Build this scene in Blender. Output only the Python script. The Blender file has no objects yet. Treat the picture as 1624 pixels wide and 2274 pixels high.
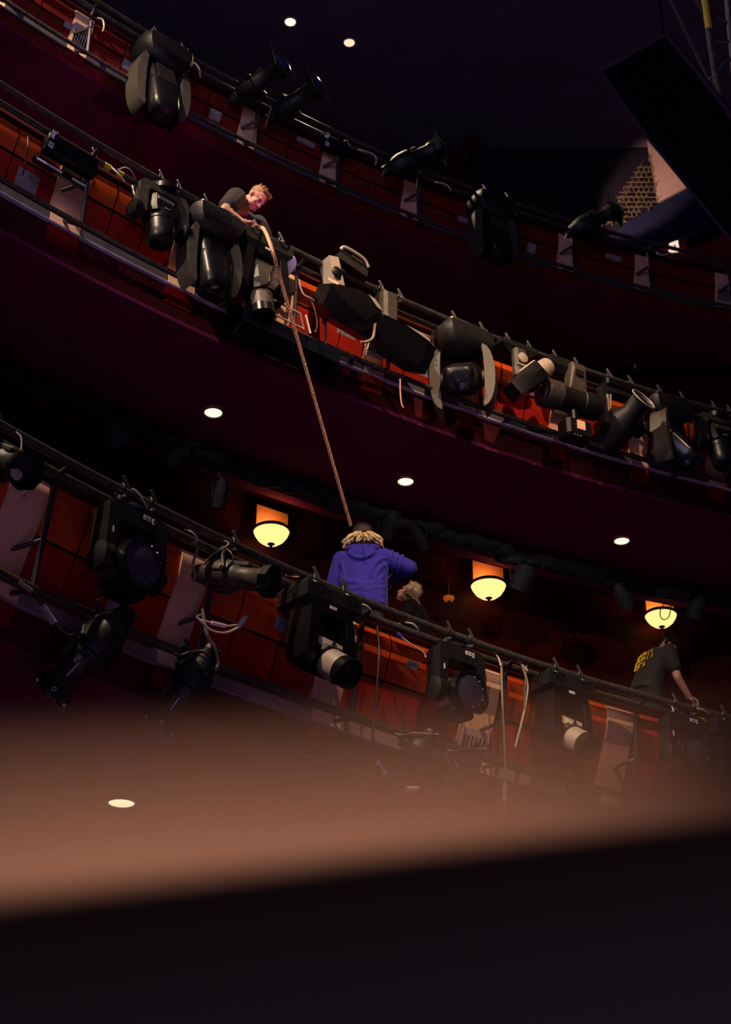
import bpy, bmesh, math, random
from mathutils import Vector as V, Matrix as Mx, Quaternion
rnd = random.Random(7)
S = bpy.context.scene
COL = S.collection
R = math.radians
# ------------------------------------------------------------------ camera model
F, TH, CX, CY, CZ = 3600.0, R(30), 812.0, 1137.0, 1.6
FW = V((0, math.cos(TH), math.sin(TH))); UP = V((0, -math.sin(TH), math.cos(TH))); RT = V((1, 0, 0))
CAM = V((0, 0, CZ))
def ray(x, y): return RT*((x-CX)/F)+UP*((CY-y)/F)+FW
def at_z(x, y, z): d = ray(x, y); return CAM+d*((z-CZ)/d.z)
def at_y(x, y, yy): d = ray(x, y); return CAM+d*(yy/d.y)
def at_d(x, y, dep): return CAM+ray(x, y)*dep
def proj(p):
    q = p-CAM; w = q.dot(FW); return CX+F*q.dot(RT)/w, CY-F*q.dot(UP)/w, w
# ------------------------------------------------------------------ the three balcony arcs
TIER = {1: (13.36, -2.68, 20.13, 7.86), 2: (12.04, -4.59, 20.52, 11.0), 3: (9.48, -1.6, 17.76, 14.0)}
def TP(k, a, dr, dz):
    cx, cy, r, z = TIER[k]; return V((cx+(r+dr)*math.cos(a), cy+(r+dr)*math.sin(a), z+dz))
def ang(k, px, dr=0, dz=0):
    lo, hi = R(90), R(170)
    for _ in range(50):
        m = (lo+hi)/2
        if proj(TP(k, m, dr, dz))[0] > px: lo = m
        else: hi = m
    return (lo+hi)/2
def on(k, x, y, dr):
    cx, cy, r, z = TIER[k]; d = ray(x, y); r += dr
    a = d.x**2+d.y**2; b = -2*(d.x*cx+d.y*cy); c = cx*cx+cy*cy-r*r
    return CAM+d*((-b+math.sqrt(b*b-4*a*c))/(2*a))
def yaw_of(a): return math.atan2(-math.cos(a), math.sin(a))
# ------------------------------------------------------------------ materials
def mat(name, col, rough=.6, metal=0, emit=None, es=0, noise=0, nscale=20, spec=.5, trans=0, bump=0):
    m = bpy.data.materials.new(name); m.use_nodes = True
    nt = m.node_tree; b = nt.nodes['Principled BSDF']
    b.inputs['Base Color'].default_value = (*col, 1); b.inputs['Roughness'].default_value = rough
    b.inputs['Metallic'].default_value = metal; b.inputs['Specular IOR Level'].default_value = spec
    b.inputs['Transmission Weight'].default_value = trans
    if emit: b.inputs['Emission Color'].default_value = (*emit, 1); b.inputs['Emission Strength'].default_value = es
    if noise or bump:
        tc = nt.nodes.new('ShaderNodeTexCoord'); n = nt.nodes.new('ShaderNodeTexNoise')
        n.inputs['Scale'].default_value = nscale; n.inputs['Detail'].default_value = 5
        nt.links.new(tc.outputs['Object'], n.inputs['Vector'])
    if noise:
        rp = nt.nodes.new('ShaderNodeValToRGB')
        rp.color_ramp.elements[0].position = .3; rp.color_ramp.elements[1].position = .7
        rp.color_ramp.elements[0].color = (*[c*(1-noise) for c in col], 1)
        rp.color_ramp.elements[1].color = (*[min(1, c*(1+noise)) for c in col], 1)
        nt.links.new(n.outputs['Fac'], rp.inputs['Fac']); nt.links.new(rp.outputs['Color'], b.inputs['Base Color'])
    if bump:
        bm_ = nt.nodes.new('ShaderNodeBump'); bm_.inputs['Strength'].default_value = bump; bm_.inputs['Distance'].default_value = .01
        nt.links.new(n.outputs['Fac'], bm_.inputs['Height']); nt.links.new(bm_.outputs['Normal'], b.inputs['Normal'])
    return m
M = {}
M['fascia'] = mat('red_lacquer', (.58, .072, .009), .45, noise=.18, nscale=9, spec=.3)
M['fascia_dim'] = mat('red_lacquer_dimmed', (.16, .012, .008), .5, noise=.2, nscale=7, spec=.2)  # fascia red darkened in colour for the dimmer upper balcony
M['fascia_low'] = mat('red_lacquer_shaded', (.36, .014, .006), .45, noise=.18, nscale=9, spec=.3)  # fascia red with the shade of the lower panels put in
M['lip'] = mat('maroon_lip', (.055, .006, .010), .7, noise=.15, nscale=6, spec=.1)
M['cap'] = mat('dark_red_cap', (.05, .006, .006), .6, spec=.2)
M['seam'] = mat('seam_black', (.012, .002, .003), .8, spec=.1)
M['foot'] = mat('red_foot', (.20, .006, .005), .5, noise=.15, nscale=14, spec=.2)
M['pilaster'] = mat('beige_pilaster', (.82, .50, .34), .7, noise=.12, nscale=30, spec=.2)
M['louvre'] = mat('pale_louvre', (.55, .46, .42), .6, spec=.2)
M['slot'] = mat('slot_black', (.01, .008, .01), .9, spec=.1)
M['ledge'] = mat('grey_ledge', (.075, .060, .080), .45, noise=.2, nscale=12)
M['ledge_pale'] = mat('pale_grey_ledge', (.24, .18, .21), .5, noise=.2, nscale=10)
M['ceil_dark'] = mat('maroon_soffit_shaded', (.022, .002, .004), .8, spec=.05)  # soffit colour darkened to hold the shade at the back
M['nosing'] = mat('highlight_nosing', (.62, .54, .80), .35, noise=.35, nscale=5)  # lavender highlight along the edge put into its colour
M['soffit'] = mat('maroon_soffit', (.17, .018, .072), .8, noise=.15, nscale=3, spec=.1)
M['ceil'] = mat('navy_ceiling', (.085, .062, .105), .85, noise=.15, nscale=2, spec=.1)
M['wall'] = mat('red_wall', (.045, .003, .004), .7, noise=.2, nscale=4, spec=.1)
M['floor'] = mat('dark_carpet', (.03, .012, .014), .9, noise=.3, nscale=60, spec=.1)
M['pipe'] = mat('black_pipe', (.10, .092, .085), .33, metal=.55, noise=.4, nscale=25, spec=.6)
M['bracket'] = mat('black_bracket', (.025, .024, .03), .5)
M['black'] = mat('black_plastic', (.0045, .0045, .0065), .36, noise=.2, nscale=30, spec=.35)
M['blackrough'] = mat('black_casting', (.0055, .0055, .0075), .5, noise=.25, nscale=60, bump=.3)
M['blackgloss'] = mat('black_gloss', (.007, .007, .011), .22, spec=.6)
M['dusty'] = mat('dusty_black', (.06, .05, .04), .5, noise=.35, nscale=18)
M['silver'] = mat('silver_shell', (.56, .47, .38), .38, metal=.2, noise=.1, nscale=12)
M['grey'] = mat('grey_shell', (.06, .052, .043), .5, noise=.15, nscale=20)
M['steel'] = mat('bright_steel', (.6, .58, .56), .28, metal=.9)
M['label'] = mat('white_sticker', (.75, .72, .82), .6)
M['ink'] = mat('sticker_ink', (.06, .05, .09), .7)
M['plate'] = mat('grey_plate', (.30, .27, .31), .55, noise=.3, nscale=25)
M['cableblk'] = mat('black_cable', (.03, .028, .026), .45)
M['cablewht'] = mat('pale_cable', (.62, .54, .42), .5)
M['cabletan'] = mat('tan_cable', (.30, .22, .15), .55)
M['yellow'] = mat('yellow_tape', (.75, .62, .03), .6)
M['bluetape'] = mat('blue_tape', (.05, .08, .6), .5)
M['rope'] = mat('orange_rope', (1.0, .46, .27), .8, noise=.3, nscale=120)
M['navy'] = mat('navy_black', (.010, .014, .024), .8, noise=.4, nscale=12)
M['cloth'] = mat('black_cloth', (.004, .005, .011), .95, spec=.02)
M['gel'] = mat('violet_gel', (.30, .26, .75), .5, noise=.2, nscale=9)
M['skin'] = mat('skin', (.62, .32, .22), .5, noise=.08, nscale=30)
M['tee'] = mat('black_tee', (.022, .019, .022), .85, noise=.2, nscale=20, bump=.3)
M['hoodie'] = mat('blue_hoodie', (.042, .034, .40), .85, noise=.15, nscale=14, spec=.2)
for n_, c_ in (('hoodie', (.35, .35, 1, 1)), ('tee', (1, .8, .6, 1))):
    b_ = M[n_].node_tree.nodes['Principled BSDF']; b_.inputs['Sheen Weight'].default_value = .5 if n_ == 'hoodie' else .12; b_.inputs['Sheen Tint'].default_value = c_; b_.inputs['Sheen Roughness'].default_value = .35
M['trouser'] = mat('dark_trousers', (.02, .02, .03), .9)
M['cap_felt'] = mat('brown_cap', (.045, .026, .026), .8, noise=.2, nscale=50)
M['blond'] = mat('blond_hair', (.80, .58, .34), .55, noise=.4, nscale=60)
M['greyhair'] = mat('ash_blond_hair', (.72, .52, .30), .55, noise=.4, nscale=70)
M['brownhair'] = mat('light_brown_hair', (.36, .19, .09), .6, noise=.3, nscale=70)
M['darkhair'] = mat('dark_hair', (.022, .014, .013), .4, noise=.3, nscale=60)
M['eye'] = mat('eye_dark', (.05, .03, .03), .2)
M['print'] = mat('yellow_print', (.85, .58, .02), .7)
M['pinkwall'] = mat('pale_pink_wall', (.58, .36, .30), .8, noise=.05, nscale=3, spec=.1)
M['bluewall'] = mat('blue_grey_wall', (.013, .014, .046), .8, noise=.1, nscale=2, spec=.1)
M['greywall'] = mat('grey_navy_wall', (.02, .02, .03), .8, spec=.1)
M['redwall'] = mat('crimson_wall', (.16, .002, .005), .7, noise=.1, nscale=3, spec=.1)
M['panelblk'] = mat('black_panel', (.006, .006, .010), .9, spec=.05)
M['navywall'] = mat('navy_wall', (.020, .014, .026), .9, spec=.05)
M['brass'] = mat('gold_mesh', (.34, .23, .11), .4, metal=.6)
M['bronze'] = mat('bronze_rim', (.07, .03, .015), .4, metal=.5)
M['timber'] = mat('brown_timber', (.75, .40, .32), .7, noise=.12, nscale=5)
M['flatblack'] = mat('matt_black_board', (.75, .85, .65), .95, spec=.05)
M['plateglow'] = mat('lamp_glow_orange', (.55, .17, .05), .5, spec=.2)  # orange stands in for the lamp's glow on the wall
M['sconce'] = mat('lit_bowl_glass', (.9, .7, .4), .4, emit=(1, .66, .22), es=1.45)
M['dl'] = mat('lit_downlight', (.9, .8, .6), .4, emit=(1, .82, .52), es=1.6)
M['dl2'] = mat('lit_red_downlight', (.9, .7, .6), .4, emit=(1, .62, .42), es=1.3)
M['dlrim'] = mat('downlight_rim', (.16, .13, .2), .5)
M['signlit'] = mat('lit_sign', (.9, .85, .8), .5, emit=(1, .80, .62), es=.9)
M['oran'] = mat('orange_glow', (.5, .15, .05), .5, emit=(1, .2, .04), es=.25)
def lens_mat():
    m = mat('fresnel_lens', (.03, .032, .055), .16, spec=.8); nt = m.node_tree; b = nt.nodes['Principled BSDF']
    tc = nt.nodes.new('ShaderNodeTexCoord'); w = nt.nodes.new('ShaderNodeTexGradient'); w.gradient_type = 'RADIAL'
    mp = nt.nodes.new('ShaderNodeMapping'); mp.inputs['Location'].default_value = (-.5, -.5, 0)
    nt.links.new(tc.outputs['UV'], mp.inputs['Vector']); nt.links.new(mp.outputs['Vector'], w.inputs['Vector'])
    ma = nt.nodes.new('ShaderNodeMath'); ma.operation = 'MULTIPLY'; ma.inputs[1].default_value = 24
    fr = nt.nodes.new('ShaderNodeMath'); fr.operation = 'FRACT'
    nt.links.new(w.outputs['Fac'], ma.inputs[0]); nt.links.new(ma.outputs[0], fr.inputs[0])
    rp = nt.nodes.new('ShaderNodeValToRGB'); rp.color_ramp.elements[0].color = (.030, .030, .055, 1); rp.color_ramp.elements[1].color = (.060, .060, .10, 1)
    nt.links.new(fr.outputs[0], rp.inputs['Fac']); nt.links.new(rp.outputs['Color'], b.inputs['Base Color'])
    return m
M['lens'] = lens_mat()
M['glassdk'] = mat('dark_lens', (.01, .011, .02), .08, spec=1)
M['glassblue'] = mat('blue_reflection_lens', (.06, .07, .20), .1, metal=.6, spec=1)  # blue reflection put into the lens colour

# ------------------------------------------------------------------ mesh builder
def fr(z, x=None):
    """3x3 frame with its Z along z (and X near x)."""
    z = V(z).normalized()
    x = V(x) if x is not None else (V((1, 0, 0)) if abs(z.x) < .9 else V((0, 1, 0)))
    x = (x-z*x.dot(z)).normalized(); y = z.cross(x)
    return Mx((x, y, z)).transposed()
class MB:
    def __init__(s): s.v = []; s.f = []
    def add(s, vs, fs):
        o = len(s.v); s.v += [V(p) for p in vs]; s.f += [tuple(i+o for i in f) for f in fs]; return s
    def hull(s, pts):
        bm = bmesh.new()
        for p in pts: bm.verts.new(p)
        r = bmesh.ops.convex_hull(bm, input=bm.verts)
        bmesh.ops.delete(bm, geom=[g for g in set(r['geom_interior']+r['geom_unused']) if isinstance(g, bmesh.types.BMVert)], context='VERTS')
        bmesh.ops.dissolve_limit(bm, angle_limit=R(1), verts=bm.verts, edges=bm.edges)
        bm.verts.index_update()
        s.add([v.co.copy() for v in bm.verts], [[v.index for v in f.verts] for f in bm.faces]); bm.free(); return s
    def box(s, c, d, rot=None, b=0.0):
        h = V(d)/2; rot = rot or Mx.Identity(3); c = V(c)
        if b <= 0:
            P = [c+rot@V((sx*h.x, sy*h.y, sz*h.z)) for sx in (-1, 1) for sy in (-1, 1) for sz in (-1, 1)]
            return s.add(P, [(0, 1, 3, 2), (4, 6, 7, 5), (0, 4, 5, 1), (2, 3, 7, 6), (0, 2, 6, 4), (1, 5, 7, 3)])
        b = min(b, min(h)*.95); P = []
        for sx in (-1, 1):
            for sy in (-1, 1):
                for sz in (-1, 1):
                    for k in range(3):
                        q = [h.x-b, h.y-b, h.z-b]; q[k] += b
                        P.append(c+rot@V((sx*q[0], sy*q[1], sz*q[2])))
        return s.hull(P)
    def lathe(s, prof, c, ax, x=None, seg=24, sx=1, sy=1, caps=True):
        m = fr(ax, x); c = V(c); o = len(s.v); n = len(prof)
        for r_, h in prof:
            for i in range(seg):
                t = 2*math.pi*i/seg; s.v.append(c+m@V((r_*sx*math.cos(t), r_*sy*math.sin(t), h)))
        for j in range(n-1):
            for i in range(seg):
                i2 = (i+1) % seg; s.f.append((o+j*seg+i, o+j*seg+i2, o+(j+1)*seg+i2, o+(j+1)*seg+i))
        if caps:
            s.f.append(tuple(o+i for i in reversed(range(seg)))); s.f.append(tuple(o+(n-1)*seg+i for i in range(seg)))
        return s
    def cyl(s, a, b, r0, r1=None, seg=16):
        a = V(a); b = V(b); return s.lathe([(r0, 0), (r0 if r1 is None else r1, (b-a).length)], a, b-a, seg=seg)
    def tube(s, pts, r, seg=8, closed=False):
        pts = [V(p) for p in pts]; n = len(pts); o = len(s.v)
        rr = r if isinstance(r, (list, tuple)) else [r]*n
        prev = None
        for i, p in enumerate(pts):
            if closed: t = pts[(i+1) % n]-pts[i-1]
            else: t = pts[min(i+1, n-1)]-pts[max(i-1, 0)]
            t = t.normalized() if t.length > 1e-9 else V((0, 0, 1))
            if prev is None: x = fr(t).col[0]
            else:
                x = prev-t*prev.dot(t); x = x.normalized() if x.length > 1e-6 else fr(t).col[0]
            prev = V(x); y = t.cross(prev)
            for k in range(seg):
                q = 2*math.pi*k/seg; s.v.append(p+(prev*math.cos(q)+y*math.sin(q))*rr[i])
        for i in range(n if closed else n-1):
            i2 = (i+1) % n
            for k in range(seg):
                k2 = (k+1) % seg; s.f.append((o+i*seg+k, o+i*seg+k2, o+i2*seg+k2, o+i2*seg+k))
        if not closed:
            s.f.append(tuple(o+k for k in reversed(range(seg)))); s.f.append(tuple(o+(n-1)*seg+k for k in range(seg)))
        return s
    def prism(s, poly, d, c, rot):
        """poly (u,w) in the rot X/Z plane, extruded d along rot Y."""
        c = V(c); n = len(poly)
        P = [c+rot@V((u, -d/2, w)) for u, w in poly]+[c+rot@V((u, d/2, w)) for u, w in poly]
        return s.add(P, [tuple(range(n)), tuple(range(2*n-1, n-1, -1))]+[(i, i+n, (i+1) % n+n, (i+1) % n) for i in range(n)])
    def ell(s, c, rad, rot=None, seg=16, rings=10):
        c = V(c); rot = rot or Mx.Identity(3); o = len(s.v)
        P = [c+rot@V((0, 0, -rad[2]))]
        for j in range(1, rings):
            t = -math.pi/2+math.pi*j/rings
            for i in range(seg):
                q = 2*math.pi*i/seg; P.append(c+rot@V((rad[0]*math.cos(t)*math.cos(q), rad[1]*math.cos(t)*math.sin(q), rad[2]*math.sin(t))))
        P.append(c+rot@V((0, 0, rad[2]))); fs = []
        for i in range(seg):
            i2 = (i+1) % seg; fs.append((0, 1+i2, 1+i)); b = 1+(rings-2)*seg; fs.append((b+i, b+i2, len(P)-1))
            for j in range(rings-2): fs.append((1+j*seg+i, 1+j*seg+i2, 1+(j+1)*seg+i2, 1+(j+1)*seg+i))
        return s.add(P, fs)
    def build(s, name, m, parent=None, sharp=35, kind=None, flip=True):
        me = bpy.data.meshes.new(name); me.from_pydata([tuple(p) for p in s.v], [], s.f)
        if flip:
            bm = bmesh.new(); bm.from_mesh(me); bmesh.ops.recalc_face_normals(bm, faces=bm.faces); bm.to_mesh(me); bm.free()
        me.polygons.foreach_set('use_smooth', [True]*len(me.polygons)); me.set_sharp_from_angle(angle=R(sharp))
        me.materials.append(M[m] if isinstance(m, str) else m)
        o = bpy.data.objects.new(name, me); COL.objects.link(o)
        if parent: o.parent = parent
        if kind: o['kind'] = kind
        return o
def thing(name, label, cat, loc=(0, 0, 0), rz=0, group=None):
    o = bpy.data.objects.new(name, None); COL.objects.link(o); o.location = loc; o.rotation_euler = (0, 0, rz)
    o['label'] = label; o['category'] = cat
    if group: o['group'] = group
    o.empty_display_size = .1
    return o
def tag(o, label, cat, group=None):
    o['label'] = label; o['category'] = cat
    if group: o['group'] = group
    return o
def spline(pts, n=6):
    pts = [V(p) for p in pts]; out = []
    if len(pts) < 3: return pts
    for i in range(len(pts)-1):
        p0 = pts[max(i-1, 0)]; p1 = pts[i]; p2 = pts[i+1]; p3 = pts[min(i+2, len(pts)-1)]
        for j in range(n):
            t = j/n; out.append(.5*((2*p1)+(p2-p0)*t+(2*p0-5*p1+4*p2-p3)*t*t+(3*p1-p0-3*p2+p3)*t**3))
    out.append(pts[-1]); return out
def disc_uv(name, c, ax, r, m, parent, bulge=.02, seg=32):
    """lens: slightly domed disc with a UV map centred on .5"""
    f_ = fr(ax); c = V(c); me = bpy.data.meshes.new(name); P = []; fs = []; uv = []
    rings = 5
    P.append(c+f_@V((0, 0, bulge))); uv.append((.5, .5))
    for j in range(1, rings+1):
        q = j/rings
        for i in range(seg):
            t = 2*math.pi*i/seg; P.append(c+f_@V((r*q*math.cos(t), r*q*math.sin(t), bulge*(1-q*q)))); uv.append((.5+.5*q*math.cos(t), .5+.5*q*math.sin(t)))
    for i in range(seg):
        i2 = (i+1) % seg; fs.append((0, 1+i, 1+i2))
        for j in range(rings-1): fs.append((1+j*seg+i, 1+(j+1)*seg+i, 1+(j+1)*seg+i2, 1+j*seg+i2))
    me.from_pydata([tuple(p) for p in P], [], fs); l = me.uv_layers.new(name='UVMap')
    for lp in me.loops: l.data[lp.index].uv = uv[lp.vertex_index]
    me.polygons.foreach_set('use_smooth', [True]*len(me.polygons)); me.materials.append(M[m])
    o = bpy.data.objects.new(name, me); COL.objects.link(o); o.parent = parent
    return o
def text_mesh(body, size, m, name, parent, loc, rot):
    cu = bpy.data.curves.new('t', 'FONT'); cu.body = body; cu.size = size; cu.align_x = 'CENTER'; cu.align_y = 'CENTER'; cu.extrude = .0008
    t = bpy.data.objects.new('t', cu); COL.objects.link(t)
    me = bpy.data.meshes.new_from_object(t.evaluated_get(bpy.context.evaluated_depsgraph_get()))
    bpy.data.objects.remove(t); bpy.data.curves.remove(cu)
    me.materials.clear(); me.materials.append(M[m]); o = bpy.data.objects.new(name, me); COL.objects.link(o); o.parent = parent
    o.matrix_local = Mx.Translation(loc) @ rot.to_4x4()
    return o
# ------------------------------------------------------------------ setting
AR = {k: (ang(k, -420), ang(k, 2050)) for k in (1, 2, 3)}
def sweep(mb, k, prof, a0, a1, n=60, closed=True):
    o = len(mb.v); m = len(prof)
    for i in range(n+1):
        a = a0+(a1-a0)*i/n
        for dr, dz in prof: mb.v.append(TP(k, a, dr, dz))
    for i in range(n):
        for j in range(m if closed else m-1):
            j2 = (j+1) % m; mb.f.append((o+i*m+j, o+i*m+j2, o+(i+1)*m+j2, o+(i+1)*m+j))
    if closed:
        mb.f.append(tuple(o+j for j in reversed(range(m)))); mb.f.append(tuple(o+n*m+j for j in range(m)))
    return mb
def struct(name, mb, m, parent=None, sharp=35, flip=True):
    o = mb.build(name, m, parent, sharp=sharp, flip=flip)
    if not parent: o['kind'] = 'structure'
    return o
def smooth_prof(p, n=5): return [(q.x, q.y) for q in spline([V((a, b, 0)) for a, b in p], n)]
FAS = {1: ([(.30, -.02), (.262, -.10), (.262, -.20), (.30, -.33), (.365, -.46)], [(.37, -.47), (.43, -.62), (.50, -.77), (.55, -.88)],
           dict(ft=.50, top=-.88, bot=-1.0, fr_=.47, lip=(.60, -1.24), cap=(.235, .05))),
       2: ([(.30, -.00), (.268, -.06), (.266, -.12), (.285, -.21), (.315, -.28)], [(.318, -.29), (.345, -.38), (.385, -.49), (.42, -.58)],
           dict(ft=.40, top=-.565, bot=-.70, fr_=.35, lip=(.43, -.96), cap=(.24, .05))),
       3: ([(.24, -.02), (.205, -.06), (.205, -.11), (.22, -.19), (.235, -.25)], [(.237, -.26), (.255, -.32), (.28, -.38), (.30, -.43)],
           dict(ft=.30, top=-.42, bot=-.52, fr_=.275, lip=(.37, -.60), cap=(.19, .03)))}
TN = {1: 'lower', 2: 'middle', 3: 'upper'}
# pilasters: (px left, px right) at the parapet top
PIL = {1: [(-330, -262), (82, 162), (452, 512), (776, 836), (1084, 1150), (1385, 1440), (1660, 1715)],
       2: [(-160, -105), (183, 247), (436, 492), (652, 697), (858, 898), (1060, 1098), (1262, 1296), (1434, 1474), (1602, 1640)],
       3: [(20, 60), (195, 235), (378, 418), (562, 598), (740, 776), (917, 953), (1090, 1125), (1259, 1293), (1427, 1461), (1604, 1640)]}
LOUV = {1: (1084,), 2: (858,), 3: (195, 1604)}
# grey plates on the panels: (px, py, w, h)
PLT = {1: [(262, 1342, .19, .15), (627, 1388, .15, .1), (915, 1478, .12, .09)],
       2: [(60, 402, .19, .15), (770, 742, .2, .1), (951, 827, .15, .12), (1188, 868, .12, .09), (1583, 1003, .14, .1)],
       3: [(152, 62, .12, .08), (284, 146, .14, .1), (478, 258, .14, .1), (678, 318, .24, .07), (1030, 492, .16, .07), (1180, 553, .12, .1), (1361, 574, .22, .07), (1545, 588, .13, .08)]}
SHELFSEG = 70
walls = {}
for k in (1, 2, 3):
    up_, lo_, d = FAS[k]; a0, a1 = AR[k]
    upp = smooth_prof(up_); lop = smooth_prof(lo_)
    mb = MB(); sweep(mb, k, upp+[(up_[-1][0]+.25, up_[-1][1]), (up_[0][0]+.25, up_[0][1])], a0, a1, SHELFSEG)
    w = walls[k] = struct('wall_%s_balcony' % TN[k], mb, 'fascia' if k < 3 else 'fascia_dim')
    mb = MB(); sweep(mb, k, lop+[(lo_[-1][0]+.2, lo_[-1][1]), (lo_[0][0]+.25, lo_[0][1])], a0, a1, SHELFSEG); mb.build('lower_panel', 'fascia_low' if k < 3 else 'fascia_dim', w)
    c = d['cap']; mb = MB(); sweep(mb, k, [(c[0], c[1]-.05), (c[0]+.01, c[1]), (c[0]+.05, c[1]+.02), (up_[0][0]+.27, c[1]+.02), (up_[0][0]+.27, up_[0][1]), (c[0]+.03, up_[0][1])], a0, a1, SHELFSEG); mb.build('parapet_cap', 'cap', w)
    # seams: one long groove bead between the two rows of panels, short ones between panels
    s0 = up_[-1]; mb = MB(); sweep(mb, k, [(s0[0]-.004, s0[1]+.008), (s0[0]-.004, s0[1]-.012), (s0[0]+.03, s0[1]-.012), (s0[0]+.03, s0[1]+.008)], a0, a1, SHELFSEG); mb.build('panel_seam', 'seam', w)
    full = upp+lop
    pl = sorted((ang(k, x0), ang(k, x1)) for x1, x0 in PIL[k])
    def strip(b0, b1, prof, off, name, m, n=5, thick=.03):
        mb = MB(); sweep(mb, k, [(r_-off, z_) for r_, z_ in prof]+[(prof[-1][0]+thick, prof[-1][1]), (prof[0][0]+thick, prof[0][1])], b0, b1, n); return mb.build(name, m, w)
    for i in range(len(pl)-1):
        g0, g1 = pl[i][1], pl[i+1][0]
        for t in ((.5,) if k == 3 else (.34, .70)):
            a = g0+(g1-g0)*t; e = .004/18; strip(a-e, a+e, full, .003, 'panel_joint', 'seam', 1)
    for (x0, x1) in PIL[k]:
        b0, b1 = ang(k, x1), ang(k, x0)
        strip(b0, b1, [(r_, z_) for r_, z_ in full if z_ < up_[0][1]-.03], .016, 'pilaster', 'pilaster')
        f_ = d['fr_']; strip(b0, b1, [(f_, d['top']+.004), (f_, d['bot']+.012)], .006, 'ledge_block', 'pilaster', 3)
        l0, l1 = (f_+.03, d['bot']-.015), d['lip']
        strip(b0, b1, [l0, (l0[0]*.4+l1[0]*.6, l0[1]*.4+l1[1]*.6)], .02, 'lip_block', 'foot', 3)
        if x0 in LOUV[k]:
            zc = lo_[0][1]-.06 if k != 1 else -.72
            pr = [(r_, z_) for r_, z_ in full if zc-.16 < z_ < zc+.12]
            strip(b0+(b1-b0)*.1, b1-(b1-b0)*.1, pr, .03, 'louvre_plate', 'louvre', 4)
            for q in range(6):
                u = b1-(b1-b0)*(.19+q*.125); pr2 = [(r_, z_) for r_, z_ in full if zc-.10 < z_ < zc+.05]
                strip(u-(b1-b0)*.03, u+(b1-b0)*.03, pr2, .034, 'louvre_slot', 'slot', 1)
    for (x, y, pw, ph) in PLT[k]:
        best = min(full, key=lambda q: abs(on(k, x, y, q[0]).z-TIER[k][3]-q[1])); a = ang(k, x, best[0], best[1]); e = pw/2/19
        pr = [(best[0]-.01, best[1]+ph/2), (best[0]+.04, best[1]-ph/2)]
        strip(a-e, a+e, pr, .02, 'cable_plate', 'plate', 3)
    mb = MB(); f_ = d['fr_']
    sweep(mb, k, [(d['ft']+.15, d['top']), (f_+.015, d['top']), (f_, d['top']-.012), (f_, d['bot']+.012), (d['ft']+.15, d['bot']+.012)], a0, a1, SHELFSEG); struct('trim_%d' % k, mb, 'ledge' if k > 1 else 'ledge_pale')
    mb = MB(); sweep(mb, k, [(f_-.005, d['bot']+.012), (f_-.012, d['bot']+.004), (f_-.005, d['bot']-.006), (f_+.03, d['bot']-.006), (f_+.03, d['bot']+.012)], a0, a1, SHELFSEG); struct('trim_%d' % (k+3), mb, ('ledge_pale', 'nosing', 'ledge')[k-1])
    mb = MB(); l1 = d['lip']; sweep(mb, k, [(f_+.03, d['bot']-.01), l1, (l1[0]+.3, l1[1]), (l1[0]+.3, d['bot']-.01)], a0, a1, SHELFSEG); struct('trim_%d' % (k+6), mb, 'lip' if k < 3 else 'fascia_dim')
# soffits / floors / back walls of the three balconies
def ring(k, name, m, prof, n=50): return struct(name, sweep(MB(), k, prof, *AR[k], n), m)
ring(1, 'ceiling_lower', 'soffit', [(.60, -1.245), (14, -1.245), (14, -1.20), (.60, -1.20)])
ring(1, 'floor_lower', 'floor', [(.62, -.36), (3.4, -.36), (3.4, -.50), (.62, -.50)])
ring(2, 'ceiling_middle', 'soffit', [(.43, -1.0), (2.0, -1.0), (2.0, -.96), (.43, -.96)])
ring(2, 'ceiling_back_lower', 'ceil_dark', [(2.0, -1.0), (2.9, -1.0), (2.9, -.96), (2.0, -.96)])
ring(2, 'floor_middle', 'floor', [(.60, -.55), (2.9, -.55), (2.9, -.70), (.60, -.70)])
ring(2, 'wall_back_lower', 'wall', [(2.5, -1.0), (2.5, -3.4), (2.6, -3.4), (2.6, -1.0)])
ring(2, 'trim_10', 'soffit', [(1.95, -1.0), (1.95, -1.20), (2.08, -1.20), (2.08, -1.0)])
ring(3, 'ceiling_upper', 'soffit', [(.37, -.62), (3.4, -.62), (3.4, -.58), (.37, -.58)])
ring(3, 'floor_upper', 'floor', [(.45, -.40), (3.4, -.40), (3.4, -.5), (.45, -.5)])
ring(3, 'wall_back_middle', 'wall', [(2.9, -.62), (2.9, -3.5), (3.0, -3.5), (3.0, -.62)])
struct('ceiling', MB().box((1, 11, 17.1), (26, 24, .2)), 'ceil')
struct('floor', MB().box((1, 9, -.05), (26, 30, .1)), 'floor')
# back wall behind the upper balcony, split where the colour changes
YW = 16.5
def wallpoly(name, px, m, off=0.0, th=.12):
    P = [at_y(x, y, YW-off) for x, y in px]; n = len(P); mb = MB()
    B = [p+V((0, th, 0)) for p in P]
    mb.add(P+B, [tuple(range(n)), tuple(range(2*n-1, n-1, -1))]+[(i, (i+1) % n, (i+1) % n+n, i+n) for i in range(n)])
    return struct(name, mb, m)
struct('wall_back_upper', MB().box((1, YW+.3, 15.2), (26, .2, 3.7)), 'navywall')
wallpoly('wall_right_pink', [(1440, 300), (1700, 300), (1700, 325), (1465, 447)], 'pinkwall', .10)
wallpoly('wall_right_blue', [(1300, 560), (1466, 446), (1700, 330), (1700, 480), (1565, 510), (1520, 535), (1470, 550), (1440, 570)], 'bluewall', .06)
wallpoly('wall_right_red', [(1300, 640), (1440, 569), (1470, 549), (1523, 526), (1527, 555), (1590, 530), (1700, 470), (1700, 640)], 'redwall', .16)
wallpoly('trim_11', [(1000, 420), (985, 400), (1090, 190), (1120, 170), (1100, 230)], 'lip', .05, .05)  # maroon strip added for the faintly lit wall corner
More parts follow.
